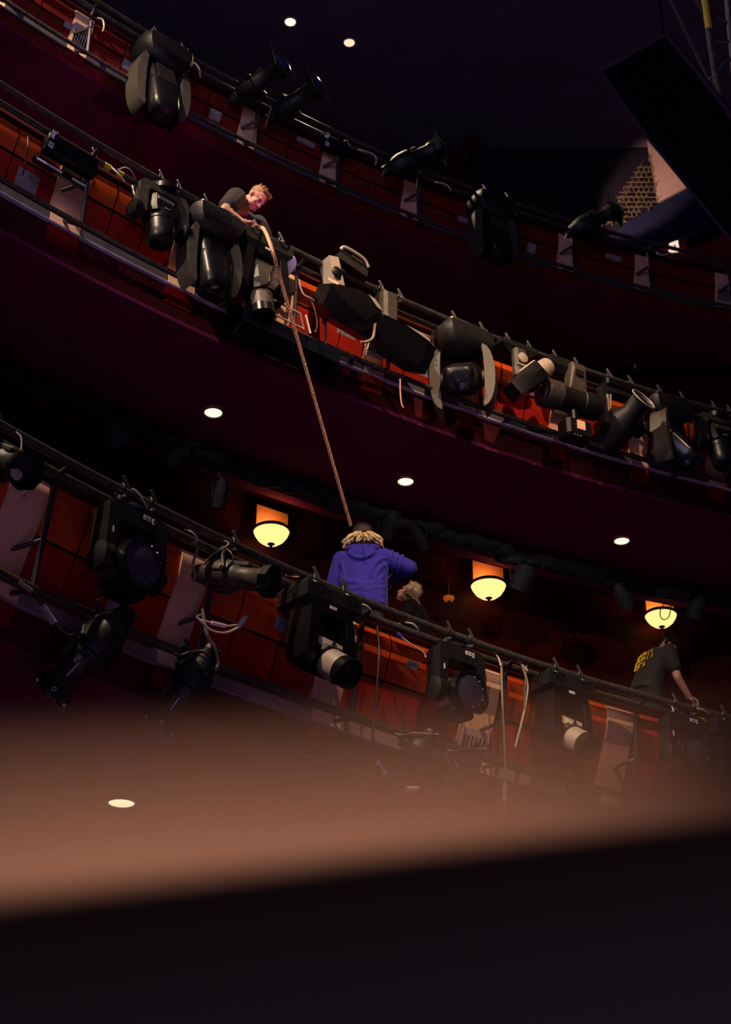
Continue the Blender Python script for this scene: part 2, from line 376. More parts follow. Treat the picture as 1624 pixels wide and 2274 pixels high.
# gold expanded-metal mesh panel on that wall
g = thing('mesh_panel', 'gold expanded metal lattice on the dark wall beside the pale pink wall', 'panel', at_y(1400, 460, YW-.1))
mb = MB(); gl = g.location
for i in range(13):
    for j in range(16):
        x = 1462-i*11-(j % 2)*5; y = 350+j*11
        if x > 1448+(y-330)*.14 or y > 500-(x-1340)*.37 or rnd.random() < .22 or (x < 1430-(y-350)*.7): continue
        p = at_y(x, y, YW-.1)-gl; q = at_y(x+9, y-4, YW-.1)-gl; r_ = at_y(x+2, y+9, YW-.1)-gl
        mb.tube([p, q], .006, 4); mb.tube([p, r_], .006, 4)
for i in range(12):
    y = 372+i*11; xa_, xb_ = 1430-(y-350)*.7, 1446+(y-330)*.14 if y < 446 else 1462-(y-446)/.687
    if y < 500-(xa_-1340)*.37: mb.tube([at_y(xa_, y, YW-.09)-gl, at_y(xb_, y, YW-.09)-gl], .004, 4)
mb.tube([at_y(1444, 340, YW-.09)-gl, at_y(1460, 446, YW-.09)-gl], .006, 4); mb.tube([at_y(1348, 500, YW-.09)-gl, at_y(1432, 350, YW-.09)-gl], .004, 4)
mb.build('lattice', 'brass', g)
sg = thing('lit_sign', 'small glowing white exit box on the crimson wall at right', 'sign', at_y(1498, 545, YW-.30)); gl = sg.location
P = [at_y(x, y, YW-.25)-gl for x, y in ((1487, 540), (1506, 533), (1509, 551), (1488, 553))]
MB().add(P+[p+V((0, .08, 0)) for p in P], [(0, 1, 2, 3), (7, 6, 5, 4)]+[(i, (i+1) % 4, (i+1) % 4+4, i+4) for i in range(4)]).build('face', 'signlit', sg)
MB().tube([at_y(1497, 544, YW-.27)-gl, at_y(1501, 548, YW-.27)-gl], .008, 6).build('mark', 'ink', sg)
# big dark acoustic panel hanging at the right
ap = thing('acoustic_panel', 'large flat black panel hanging tilted at the upper right', 'panel', at_d(1480, 300, 10.0))
pn = (V((-.45, -.60, -.66))).normalized(); p_0 = at_d(1480, 300, 10.0)
def apl(x, y): d = ray(x, y); return CAM+d*((p_0-CAM).dot(pn)/d.dot(pn))-ap.location
P = [apl(x, y) for x, y in ((1334, 158), (1480, 76), (1600, 222), (1700, 370), (1700, 630), (1624, 533), (1446, 314))]
P2 = [p-pn*.09 for p in P]; nn = len(P)
MB().add(P+P2, [tuple(range(nn)), tuple(range(2*nn-1, nn-1, -1))]+[(i, (i+1) % nn, (i+1) % nn+nn, i+nn) for i in range(nn)]).build('board', 'panelblk', ap)
MB().tube([P[0], P[1]], .010, 6).tube([P[1], P[2], P[3]], .016, 6).tube([P[0], P[6], P[5]], .010, 6).build('edge_tube', 'ceil', ap)
for q in (P[1], P[3]): MB().tube([q+V((.0, .05, -.05)), V((q.x, q.y+.05, 17-ap.location.z))], .006, 6).build('hanger', 'panelblk', ap)
# truss tower at the top right corner
tr = thing('truss', 'dark lighting truss with a yellow tube in the top right corner', 'truss', at_d(1595, 100, 13)); tl = tr.location
def d13(x, y, d=13): return at_d(x, y, d)-tl
for (p, q, r_) in [((1556, -60), (1600, 235), .03), ((1612, -60), (1640, 250), .03), ((1470, -40), (1605, 238), .016), ((1500, -60), (1588, 60), .016)]:
    MB().tube([d13(*p), d13(*q)], r_, 10).build('chord', 'pipe', tr)
for (p, q) in [((1580, 92), (1632, 92)), ((1590, 160), (1632, 120)), ((1568, 20), (1628, 60))]:
    MB().tube([d13(*p), d13(*q)], .014, 8).build('lacing', 'pipe', tr)
MB().tube([d13(1560, -40, 12.9), d13(1575, 62, 12.9)], .028, 10).build('yellow_tube', 'yellow', tr)
MB().tube([d13(1569, 178, 12.9), d13(1592, 166, 12.9)], .008, 8).build('safety_bar', 'steel', tr)
MB().ell(d13(1580, 31, 12.95), (.025, .025, .035)).build('red_lamp', 'redwall', tr)

# ------------------------------------------------------------------ lighting rails
RAIL = {1: dict(r=.037, low=(.15, -.03), lp=(.30, -.93)), 2: dict(r=.028, low=(.13, -.045), lp=(.17, -.745)), 3: dict(r=.024, low=(.10, -.01), lp=(.12, -.60))}
for k in (1, 2, 3):
    rr = RAIL[k]; am = ang(k, 812); base = TP(k, am, 0, 0)
    t = thing('lighting_rail', 'pair of long black lighting pipes bracketed along the front of the %s balcony' % {1: 'lowest', 2: 'middle', 3: 'topmost'}[k], 'pipe rail', base)
    for nm, (dr, dz), r_ in (('front_pipe', (0, 0), rr['r']), ('rear_pipe', rr['low'], rr['r']), ('ledge_pipe', rr['lp'], rr['r']*(1 if k == 1 else .9))):
        a0, a1 = AR[k]; MB().tube([TP(k, a0+(a1-a0)*i/90, dr, dz)-base for i in range(91)], r_, 12).build(nm, 'pipe', t, sharp=60)
    for (x0, x1) in PIL[k]:
        a = ang(k, x0*.35+x1*.65 if k != 1 else x1-2)
        mb = MB(); f_ = FAS[k][2]
        pth = [TP(k, a, rr['lp'][0]+.0, rr['lp'][1]), TP(k, a, rr['low'][0]+.02, rr['low'][1]-.06), TP(k, a, rr['low'][0]-.02, rr['low'][1]), TP(k, a, 0, 0)]
        mb.tube([p-base for p in pth], .024 if k == 1 else .019, 6)
        mb.tube([TP(k, a, rr['lp'][0], rr['lp'][1])-base, TP(k, a+.003, f_['fr_']-.01, f_['top']-.06)-base], .02, 6)
        zz = -.55 if k == 1 else (-.30 if k == 2 else -.26); u = (zz-rr['low'][1])/(rr['lp'][1]-rr['low'][1]); drr = rr['low'][0]+(rr['lp'][0]-rr['low'][0])*u
        fz = min(FAS[k][0]+FAS[k][1], key=lambda q: abs(q[1]-zz))[0]
        mb.tube([TP(k, a, drr, zz)-base, TP(k, a+.0065, fz, zz-.07)-base], .018, 6)
        mb.build('bracket', 'bracket', t)

# ------------------------------------------------------------------ house lamps
def downlight(x, y, k, z, r, m, label, lit=True):
    p = at_z(x, y, z); t = thing('downlight', label, 'ceiling lamp', p)
    MB().lathe([(r*1.0, -.001), (r*1.16, -.004), (r*1.18, -.012), (r*1.05, -.016), (r, -.010), (r*.97, -.004)], (0, 0, 0), (0, 0, 1), seg=32, caps=False).build('trim_ring', 'dlrim', t)
    if lit: MB().lathe([(r*.99, -.006), (.0001, -.003)], (0, 0, 0), (0, 0, 1), seg=32).build('diffuser', m, t)
    else:
        MB().lathe([(r*.99, -.004), (.0001, -.003)], (0, 0, 0), (0, 0, 1), seg=32).build('diffuser', 'soffit', t)
        MB().tube([(-.0, -.0, -.02), (0, .0, -.085)], .012, 8).build('lamp_pin', 'label', t)
    return t
downlight(474, 915, 2, 9.995, .083, 'dl', 'lit white downlight in the maroon soffit, leftmost above the lower balcony')
downlight(901, 1068, 2, 9.995, .078, 'dl', 'lit white downlight in the maroon soffit, right of the hanging rope')
downlight(1381, 1200, 2, 9.995, .08, 'dl', 'lit white downlight in the maroon soffit, above the rightmost bowl lamp')
downlight(270, 1782, 1, 6.612, .118, 'dl', 'lit white downlight low at the left under the lowest balcony')
downlight(1099, 741, 3, 13.375, .066, 'dl', 'unlit ring downlight under the topmost balcony, left one', False)
downlight(1410, 806, 3, 13.375, .066, 'dl', 'unlit ring downlight under the topmost balcony, right one', False)
downlight(645, 48, 3, 16.995, .068, 'dl', 'small yellow-white lamp in the dark ceiling, left one')
downlight(776, 94, 3, 16.995, .068, 'dl2', 'small pinkish-red lamp in the dark ceiling, right one')
def sconce(x, y, wpx, label):
    p = on(2, x, y, 2.28); s_ = wpx/2/(F/(p-CAM).dot(FW)); cx, cy, r_, z_ = TIER[2]
    a = math.atan2(p.y-cy, p.x-cx); t = thing('bowl_lamp', label, 'wall lamp', p, yaw_of(a))
    h = s_*.80
    MB().lathe([(.001, -h), (s_*.25, -h*.975), (s_*.5, -h*.86), (s_*.75, -h*.6), (s_*.93, -h*.25), (s_, 0), (s_*.98, .004), (.001, .006)], (0, 0, 0), (0, 0, 1), seg=40).build('bowl', 'sconce', t)
    MB().lathe([(s_*1.0, -.008), (s_*1.06, -.004), (s_*1.07, .018), (s_*1.0, .03), (s_*.96, .018)], (0, 0, 0), (0, 0, 1), seg=40, caps=False).build('rim', 'bronze', t)
    MB().lathe([(.001, -h-.03), (.014, -h-.024), (.02, -h-.008), (.04, -h+.004), (.001, -h+.01)], (0, 0, 0), (0, 0, 1), seg=16).build('finial', 'bronze', t)
    MB().box((0, .13, .01), (.05, .20, .03), b=.01).build('wall_arm', 'bronze', t)
    MB().box((s_*.25, .075, .165), (s_*2.1, .02, .29), b=.004).build('glow_plate', 'plateglow', t)  # plate added to carry the glow above the bowl
    l = bpy.data.lights.new('sconce_glow', 'AREA'); l.shape = 'DISK'; l.size = s_*1.2; l.energy = 2.2; l.color = (1, .55, .22)
    lo = bpy.data.objects.new('sconce_glow', l); COL.objects.link(lo); lo.parent = t; lo.location = (0, -.02, .03); lo.rotation_euler = (R(180-35), 0, 0)
    return t
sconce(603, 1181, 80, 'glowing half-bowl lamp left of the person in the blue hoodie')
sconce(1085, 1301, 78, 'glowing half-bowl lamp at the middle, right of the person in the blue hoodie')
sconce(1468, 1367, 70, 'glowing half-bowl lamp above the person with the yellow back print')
# loop of cable in front of the right bowl lamp
pc = [on(2, x, y, 2.0) for x, y in ((1476, 1340), (1468, 1352), (1467, 1368), (1474, 1376), (1484, 1372), (1489, 1358), (1490, 1340))]
tag(MB().tube(spline(pc), .006, 6).build('cable_loop', 'cabletan'), 'thin cable loop hanging in front of the rightmost bowl lamp', 'cable')
p = at_z(997, 1326, 9.3); t = thing('unlit_downlight', 'small dim orange round fitting beneath the middle bowl lamp', 'fixture', p)  # downlight that is off; faint orange glow put into its housing
MB().lathe([(.055, .0), (.06, -.02), (.045, -.04), (.001, -.045)], (0, 0, 0), (0, 0, 1), seg=20).build('housing', 'oran', t)
MB().lathe([(.02, -.046), (.018, -.055), (.001, -.057)], (0, 0, 0), (0, 0, 1), seg=14).build('cap', 'bronze', t)
MB().tube([(0, 0, 0), (0, 0, .69)], .006, 6).build('stem', 'bronze', t)

# ------------------------------------------------------------------ loose bar with silhouettes under the middle soffit
pts = [(-40, 815), (150, 893), (300, 955), (500, 1030), (700, 1095), (950, 1178), (1200, 1250), (1450, 1305), (1680, 1350)]
t = thing('house_bar', 'very dark navy lighting bar hung under the maroon soffit behind the rope', 'pipe rail', on(2, 700, 1095, 1.7))
bp = spline([on(2, x, y, 1.7)-t.location for x, y in pts], 8)
MB().tube(bp, .055, 10).build('bar', 'navy', t)
mb = MB()
for i, p in enumerate(bp):
    if 1: mb.ell(p+V((rnd.uniform(-.03, .03), 0, rnd.uniform(-.05, .04))), (.17, .06, rnd.uniform(.05, .09)), seg=8, rings=6)
mb.build('cable_swag', 'navy', t)
for i in (3, 20, 40, 55): MB().tube([bp[i], bp[i]+V((0, 0, 9.99-bp[i].z-t.location.z))], .012, 6).build('hanger', 'navy', t)
for i, (x, y, s_, lb) in enumerate([(250, 965, .24, 'wide black lamp silhouette far left on the dark bar under the soffit'), (395, 1010, .16, 'dark lamp silhouette with a faint glint left of the rope, under the soffit'),
        (490, 1098, .13, 'small dark lamp silhouette left of the leftmost bowl lamp'), (862, 1170, .16, 'dark lamp silhouette just right of the brown cap'), (930, 1195, .13, 'dark lamp silhouette above the raised blue elbow'),
        (1160, 1285, .20, 'dark lamp silhouette right of the middle bowl lamp'), (1385, 1325, .15, 'dark lamp silhouette left of the rightmost bowl lamp'), (1550, 1350, .17, 'dark lamp silhouette right of the rightmost bowl lamp')]):
    p = on(2, x, y, 1.62); q = thing('hanging_lamp', lb, 'stage light', p)
    tp = min((b+t.location for b in bp), key=lambda b: (b-p).length)-p
    MB().lathe([(s_*.5, -.14), (s_*.55, 0), (s_*.45, .10), (s_*.25, .15)], (0, 0, 0), (rnd.uniform(-.5, .5), -.3, .8), seg=16).build('can', 'navy', q)
    MB().tube([(-s_*.6, 0, -.02), (-s_*.6, 0, .12), (0, 0, .16), (s_*.6, 0, .12), (s_*.6, 0, -.02)], .012, 6).tube([(0, 0, .16), tp], .014, 6).build('yoke', 'navy', q)
# ------------------------------------------------------------------ stage lights
YAW = {}
def fix(k, px, label, dr=0, dz=0, name='stage_light', cat='stage light', group=None):
    a = ang(k, px, dr, dz); t = thing(name, label, cat, TP(k, a, dr, dz), yaw_of(a), group); YAW[t.name] = yaw_of(a); return t
def wl(t, d): return Mx.Rotation(-YAW[t.name], 3, 'Z')@V(d)
def lpx(t, k, x, y, dr):
    """photo pixel on the arc at radial offset dr, in the local frame of t"""
    return Mx.Rotation(-YAW[t.name], 3, 'Z')@(on(k, x, y, dr)-V(t.location))
def hframe(d, x=None):
    d = V(d).normalized(); x = V(x) if x is not None else V((0, 0, 1)).cross(d)
    if x.length < .05: x = V((1, 0, 0))
    x = (x-d*x.dot(d)).normalized(); return Mx((x, d.cross(x), d)).transposed()
def clamp(t, lx, rp, ly=0, lz=0, s=1, lever=True):
    mb = MB(); q = rp+.012
    mb.tube([(lx, ly+q*math.cos(R(g)), lz+q*math.sin(R(g))) for g in range(-70, 215, 19)], .012*s, 6)
    mb.box((lx, ly, lz-rp-.05*s), (.055*s, .06*s, .08*s), b=.008)
    o = mb.build('clamp', 'black', t)
    if lever:
        MB().box((lx+.045*s, ly-.02, lz+.055*s), (.026*s, .022*s, .15*s), Mx.Rotation(R(-34), 3, 'Y'), b=.004).build('lever', 'steel' if s < .9 else 'dusty', o)
        MB().cyl((lx+.01, ly-.06*s, lz-rp-.03), (lx+.01, ly-.01, lz-rp-.03), .014*s, seg=8).build('bolt', 'steel', o)
    return o
def upoly(W, aw, top, bot, bar, ch=.07, flare=0):
    return [(-W-flare, bot), (-W, top-ch), (-W+ch, top), (W-ch, top), (W, top-ch), (W+flare, bot), (W-aw, bot), (W-aw, top-bar-.03), (W-aw-.03, top-bar), (-W+aw+.03, top-bar), (-W+aw, top-bar-.03), (-W+aw, bot)]
def ring_bm(c, ax, r0, r1, h0, h1, seg=32):
    return MB().lathe([(r0, h0), (r1, h0), (r1, h1), (r0, h1), (r0, h0)], c, ax, seg=seg, caps=False)
def sticker(parent, c, rot, w, h, ink=True):
    o = MB().box(c, (w, .004, h), rot).build('sticker', 'label', parent)
    if ink:
        mb = MB()
        for i in range(4): mb.box(V(c)+rot@V((-w*.28+i*w*.17, -.003, 0)), (w*.09, .002, h*.5), rot)
        m_ = mb.build('barcode', 'ink', o)
    return o
I3 = Mx.Identity(3)
def wash(k, px, label, d=(0, -1, -.12), s=1., shell='dusty', lens='lens'):
    t = fix(k, px, label); rp = RAIL[k]['r']; d = V(d).normalized()
    xa = V((0, 0, 1)).cross(d).normalized(); rot = Mx((xa, V((0, 0, 1)).cross(xa), V((0, 0, 1)))).transposed()
    clamp(t, -.13*s, rp, s=s); clamp(t, .15*s, rp, s=s)
    mb = MB(); mb.box((0, .07, -.10), (.36*s, .24*s, .07*s), b=.02).lathe([(.12*s, -.16*s), (.13*s, -.14*s), (.11*s, -.10*s)], (0, .04, 0), (0, 0, 1), seg=20)
    b = mb.build('base', 'blackrough', t)
    MB().lathe([(.124*s, -.158*s), (.135*s, -.15*s), (.135*s, -.125*s), (.11*s, -.115*s)], (0, .03, 0), (0, 0, 1), seg=28).build('fan_ring', 'bluewall', b)
    pz = -.62*s; c = V((0, 0, pz))
    poly = upoly(.285*s, .095*s, -.15*s, pz-.05*s, .16*s, .06*s, .012*s)
    y = MB().prism(poly, .19*s, (0, 0, 0), rot); y.lathe([(.05, -.02), (.115*s, 0), (.12*s, .085*s), (.06, .10*s)], c-xa*.30*s, xa, seg=20); y.lathe([(.05, -.02), (.115*s, 0), (.12*s, .085*s), (.06, .10*s)], c+xa*.30*s, -xa, seg=20)
    yk = y.build('yoke', 'blackrough', t)
    sticker(yk, rot@V((.07*s, -.10*s, -.20*s)), rot, .07*s, .04*s); sticker(yk, rot@V((.135*s, -.10*s, -.205*s)), rot, .022*s, .05*s)
    MB().box(rot@V((-.24*s, -.1*s, -.42*s)), (.012, .004, .05), rot).build('strap', 'label', yk)
    h = MB().lathe([(.02, -.22*s), (.10*s, -.215*s), (.155*s, -.17*s), (.175*s, -.10*s), (.178*s, .09*s), (.178*s, .10*s)], c, d, seg=36)
    hd = h.build('head', shell, t)
    mb = MB()
    for i in range(40):
        q = 2*math.pi*i/40; u = hframe(d); mb.box(c+u@V((.181*s*math.cos(q), .181*s*math.sin(q), .075*s)), (.012*s, .012*s, .03*s), u)
    mb.build('vent_band', 'slot', hd)
    ring_bm(c, d, .172*s, .200*s, .10*s, .20*s, 40).build('bezel', 'blackgloss', hd)
    disc_uv('lens', c+d*.185*s, d, .172*s, lens, hd, bulge=.035*s)
    mb = MB(); u = hframe(d)
    for q in (20, 50, 75, -20, -50, -78): mb.ell(c+u@V((.150*s*math.cos(R(q)), .150*s*math.sin(R(q)), .203*s)), (.008*s,)*3, seg=6, rings=4)
    mb.build('rim_glints', 'steel', hd)
    MB().box(c+u@V((0, -.185*s, -.02*s)), (.30*s, .10*s, .26*s), u, b=.03).build('lower_cover', 'black', hd)
    return t
def spot(k, px, label, d=(.08, -.8, -.6), s=1., shell='silver', dz=0):
    t = fix(k, px, label); rp = RAIL[k]['r']; d = V(d).normalized()
    xa = V((0, 0, 1)).cross(d).normalized() if abs(d.z) < .95 else V((1, 0, 0)); rot = Mx((xa, V((0, 0, 1)).cross(xa), V((0, 0, 1)))).transposed()
    clamp(t, -.15*s, rp, s=s); clamp(t, .17*s, rp, s=s)
    y0 = .07
    pts = []
    for sx in (-1, 1):
        for (hx, hy, z) in ((.27, .17, -.045), (.30, .20, -.10), (.30, .20, -.22), (.20, .14, -.30)):
            for sy in (-1, 1): pts.append((sx*hx*s, y0+sy*hy*s, z*s if z < -.06 else -rp-.01))
    b = MB().hull(pts).build('base', 'blackrough', t, sharp=25)
    mb = MB()
    for i in range(9): mb.box((.06*s+i*.021*s, y0-.2*s, -.155*s), (.011*s, .006, .075*s))
    mb.build('grille', 'slot', b)
    mb = MB(); w_, h_ = .05*s, .05*s
    for sx in (-1,): mb.tube([(-.302*s, y0-w_, -.13*s), (-.302*s, y0+w_, -.13*s), (-.302*s, y0+w_, -.13*s-h_), (-.302*s, y0-w_, -.13*s-h_)], .003, 4, closed=True)
    mb.build('display_frame', 'dusty', b)
    for sx in (-1, 1): MB().tube(spline([(sx*.24*s, y0-.20*s, -.09*s), (sx*.22*s, y0-.235*s, -.12*s), (sx*.14*s, y0-.235*s, -.12*s), (sx*.12*s, y0-.20*s, -.09*s)]), .009, 6).build('handle', 'black', b)
    pz = -.66*s; c = V((0, y0*.5, pz))
    def arm(sg):
        P = []
        for (u0, u1, w_, dd) in ((.16, .25, -.26, .12), (.175, .265, -.40, .13), (.175, .285, -.60, .13), (.18, .285, -.74, .11), (.185, .25, -.80, .06)):
            for u in (u0, u1):
                for v in (-dd, dd): P.append(V((0, y0*.5, 0))+rot@V((sg*u*s, v*s, w_*s)))
        return MB().hull(P)
    MB().box((0, y0*.6, -.31*s), (.44*s, .26*s, .07*s), rot, b=.02).build('yoke_bridge', 'black', t)
    for sg in (-1, 1): arm(sg).build('yoke_arm', 'black', t, sharp=30)
    u = hframe(d, xa)
    hp = []
    for (hx, hy, z) in ((.10, .10, -.30), (.155, .14, -.26), (.16, .15, .02), (.13, .125, .12)):
        for sx in (-1, 1):
            for q in (-1, 1): hp += [c+u@V((sx*hx*s, q*hy*.6*s, z*s)), c+u@V((sx*hx*.7*s, q*hy*s, z*s))]
    hd = MB().hull(hp).build('head', 'black', t, sharp=28)
    tp = []
    for (hx, y_, z) in ((.10, .112, -.25), (.125, .162, -.20), (.125, .166, .03), (.07, .14, .11)):
        for sx in (-1, 1): tp += [c+u@V((sx*hx*s, y_*s, z*s)), c+u@V((sx*(hx+.03)*s, (y_-.05)*s, z*s))]
    MB().hull(tp).build('top_shell', shell, hd, sharp=28)
    MB().tube(spline([c+u@V((.10*s, .165*s, -.22*s)), c+u@V((.02*s, .172*s, -.05*s)), c+u@V((0, .165*s, .06*s)), c+u@V((-.06*s, .15*s, .12*s))]), .010*s, 6).build('shell_trim', 'black', hd)
    mb = MB()
    for sx in (-1, 1):
        for i in range(8): mb.box(c+u@V((sx*.158*s, 0.02*s, (-.22+i*.03)*s)), (.008, .13*s, .007), u)
    mb.build('fins', 'dusty', hd)
    MB().lathe([(.115*s, .08*s), (.125*s, .12*s), (.125*s, .30*s)], c, d, seg=36).build('barrel', shell, hd)
    ring_bm(c, d, .10*s, .128*s, .30*s, .40*s, 36).build('snout', 'blackgloss', hd)
    MB().lathe([(.101*s, .335*s), (.06*s, .355*s), (.001, .362*s)], c, d, seg=28).build('front_lens', 'glassdk', hd)
    sticker(t, (-.02*s, y0-.202*s, -.27*s), I3, .075*s, .028*s, False)
    return t
def ellips(k, px, d, label, dr=0, dz=0, drop=.22, s=1., square=False, lens='glassdk', text=None, shift=(0, 0, 0), body='blackrough', local=False, pale=True, name='ellipsoidal_light'):
    t = fix(k, px, label, dr, dz, name); rp = RAIL[k]['r']
    d = (V(d) if local else wl(t, d)).normalized(); c = V((0, -.02, -rp-drop))+V(shift); u = hframe(d)
    clamp(t, 0, rp, s=.9*s)
    prof = [(.03, -.33), (.055, -.325), (.065, -.29), (.06, -.285), (.072, -.27), (.066, -.262), (.08, -.245), (.074, -.236), (.088, -.215), (.084, -.205), (.10, -.18), (.118, -.12), (.122, -.03), (.118, .0), (.095, .012), (.09, .05), (.082, .06), (.082, .22), (.092, .232), (.094, .27), (.085, .275)]
    b = MB().lathe([(r_*s, z*s) for r_, z in prof], c, d, seg=28).build('body', body, t, sharp=40)
    # octagonal gel-frame holder
    f0 = MB(); f0.lathe([(.088*s, .25*s), (.118*s, .27*s), (.128*s, .335*s), (.112*s, .335*s), (.10*s, .27*s)], c, d, x=u.col[0], seg=8, caps=False)
    f0.build('gel_frame_holder', 'black', b, sharp=20)
    MB().lathe([(.097*s, .28*s), (.06*s, .297*s), (.001, .304*s)], c, d, seg=28).build('front_lens', lens, b)
    for q in (45, 135, 225, 315): MB().box(c+u@V((.112*s*math.cos(R(q)), .112*s*math.sin(R(q)), .31*s)), (.02*s, .02*s, .06*s), u).build('clip', 'black', b)
    MB().box(c+u@V((0, .095*s, .03*s)), (.10*s, .04*s, .20*s), u, b=.012).build('top_cover', 'dusty', b)
    for q in (60, 120, 180, 240, 300): MB().box(c+u@V((.121*s*math.cos(R(q)), .121*s*math.sin(R(q)), -.07*s)), (.012, .012, .13*s), u).build('rib', 'black', b)
    for sx in (-1, 1): MB().cyl(c+u@V((sx*.12*s, 0, -.01)), c+u@V((sx*.165*s, 0, -.01)), .022*s, .018*s, 10).build('tilt_knob', 'black', b)
    X = u.col[0]
    top = V((0, 0, -rp-.07)); mb = MB()
    for sx in (-1, 1):
        e = c+X*sx*.145*s; mid = V(((e+X*0).x*.9, e.y*.9, top.z-.035)); mb.tube([e-V((0, 0, .02)), e, e*.35+(top+X*sx*.13*s)*.65, top+X*sx*.085*s+V((0, 0, -.005)), top], .013*s, 6)
    mb.build('yoke', 'bracket', t)
    if square:
        w_ = .155*s; fr_ = MB().tube([c+u@V((a*w_, b_*w_, .35*s)) for a, b_ in ((-1, -1), (1, -1), (1, 1), (-1, 1))], .008, 4, closed=True)
        f2 = fr_.build('colour_frame', 'dusty', b)
        P = [c+u@V((a*w_, b_*w_, .346*s)) for a, b_ in ((-1, -1), (1, -1), (1, 1), (-1, 1))]
        if lens != 'glassblue': MB().hull(P+[p+d*.006 for p in P]).build('colour_filter', 'navy', f2)
        else:
            MB().lathe([(.125*s, .352*s), (.08*s, .375*s), (.001, .385*s)], c, d, seg=28).build('lens', lens, f2)
    if text:
        w_ = Mx.Rotation(-YAW[t.name], 3, 'Z')@(CAM-V(t.location)); w_ = (w_-d*w_.dot(d)).normalized(); yv = w_.cross(-d); rt_ = Mx((-d, yv, w_)).transposed()
        if text.strip(): text_mesh(text, .036*s, 'label', 'marking', b, c+d*.09*s+w_*.092*s+yv*.022*s, rt_)
        MB().box(c+d*.15*s+w_*.0835*s, (.10*s, .006*s, .003), rt_).build('scale_mark', 'label', b)
        MB().tube([c+d*.30*s+w_*.126*s+rt_@V((.012*s*math.cos(q*math.pi/6), .010*s*math.sin(q*math.pi/6), 0)) for q in range(12)], .003, 4, closed=True).build('emblem', 'label', b)
        for sg in (-1, 1): MB().ell(c+d*.325*s+(w_*math.cos(R(52))+yv*sg*math.sin(R(52)))*.129*s, (.012*s,)*3, seg=8, rings=5).build('rivet', 'silver', b)
    if pale:
        tail = c-d*.31*s
        MB().tube(spline([tail, tail-d*.05+V((0, -.03, -.07)), (tail+top)*.5+V((-.10, -.08, .0)), top+V((-.06, -.05, .06)), top+V((-.16, .03, .11))]), .009, 6).build('power_cable', 'cabletan', t)
    return t
def sickle(k, px, label, d=(0, -.3, -1), s=1., body='black', top='dusty', xa=None, hl=1.0):
    t = fix(k, px, label); rp = RAIL[k]['r']; d = V(d).normalized(); y0 = .04
    clamp(t, -.14*s, rp, s=.8*s); clamp(t, .16*s, rp, s=.8*s)
    P = []
    for (hx, hy, z) in ((.20, .13, -rp-.005), (.26, .17, -.10), (.26, .18, -.20), (.20, .15, -.30), (.10, .10, -.335)):
        for sx in (-1, 1):
            for sy in (-1, 1): P += [(sx*hx*s, y0+sy*hy*s*.7, z*s if z < -.09 else z), (sx*hx*s*.85, y0+sy*hy*s, z*s if z < -.09 else z)]
    b = MB().hull(P).build('base', 'blackrough', t, sharp=40)
    MB().box((0, y0-.11*s, -rp-.02), (.40*s, .05*s, .035*s), b=.012).build('top_strip', top, b)
    MB().box((.04*s, y0-.137*s, -rp-.02), (.12*s, .01, .022*s), b=.003).build('connector_panel', 'slot', b)
    mb = MB()
    for i in range(7): mb.box((-.10*s+i*.028*s, y0-.178*s, -.17*s), (.008, .006, .07*s))
    mb.build('vents', 'slot', b)
    pz = -.56*s; c = V((0, y0, pz)); xa = V(xa).normalized() if xa is not None else V((1, 0, 0))
    rot = Mx((xa, V((0, 0, 1)).cross(xa), V((0, 0, 1)))).transposed()
    for sg in (-1, 1):
        # crescent arm: curved outer edge, seen from the front
        out = [(.150+.135*math.cos(R(g))**.8, .33*math.sin(R(g))-.02) for g in range(-80, 81, 16)]
        inn = [(.172+.02*math.cos(R(g)), .29*math.sin(R(g))-.02) for g in range(80, -81, -16)]
        poly = [(sg*q[0]*s, q[1]*s) for q in out+inn]
        ar = MB().prism(poly, .19*s, c, rot).cyl(c+xa*sg*.27*s, c+xa*sg*.17*s, .07*s, seg=18).build('yoke_arm', 'grey', t, sharp=30)
    u = hframe(d, xa)
    secs = [(.06, .05, -.30), (.125, .10, -.29), (.15, .13, -.24), (.155, .14, -.10), (.15, .14, .10), (.145, .135, .28), (.13, .12, .38), (.10, .09, .41)]
    mb = MB(); o = 0; n = 24
    for (hx, hy, z) in secs:
        for i in range(n):
            q = 2*math.pi*i/n; cc, ss = math.cos(q), math.sin(q); e = .55
            mb.v.append(c+u@V((hx*s*math.copysign(abs(cc)**e, cc), hy*s*math.copysign(abs(ss)**e, ss), z*s*hl)))
    for j in range(len(secs)-1):
        for i in range(n): i2 = (i+1) % n; mb.f.append((j*n+i, j*n+i2, (j+1)*n+i2, (j+1)*n+i))
    mb.f += [tuple(reversed(range(n))), tuple((len(secs)-1)*n+i for i in range(n))]
    hd = mb.build('head', body, t, sharp=60)
    mb = MB()
    for i in range(8): mb.box(c+u@V((0, (.128 if i else .12)*s, (-.24+i*.036)*s*hl)), (.19*s, .035*s, .012*s), u, b=.005)
    mb.build('cooling_ribs', 'grey' if top == 'dusty' else 'black', hd)
    MB().tube([c+u@V((.152*s*a, .10*s*b_, .02*s)) for a, b_ in ((-1, 1.1), (1, 1.1), (1, -1.1), (-1, -1.1))], .006, 4, closed=True).build('seam', 'slot', hd)
    MB().lathe([(.095*s, .405*s*hl), (.05*s, .425*s*hl), (.001, .432*s*hl)], c, d, seg=24).build('front_lens', 'glassdk', hd)
    MB().lathe([(.09*s, -.305*s*hl), (.11*s, -.285*s*hl), (.10*s, -.27*s*hl)], c, d, seg=20).build('rear_cap', 'silver' if top == 'silver' else 'dusty', hd)
    return t
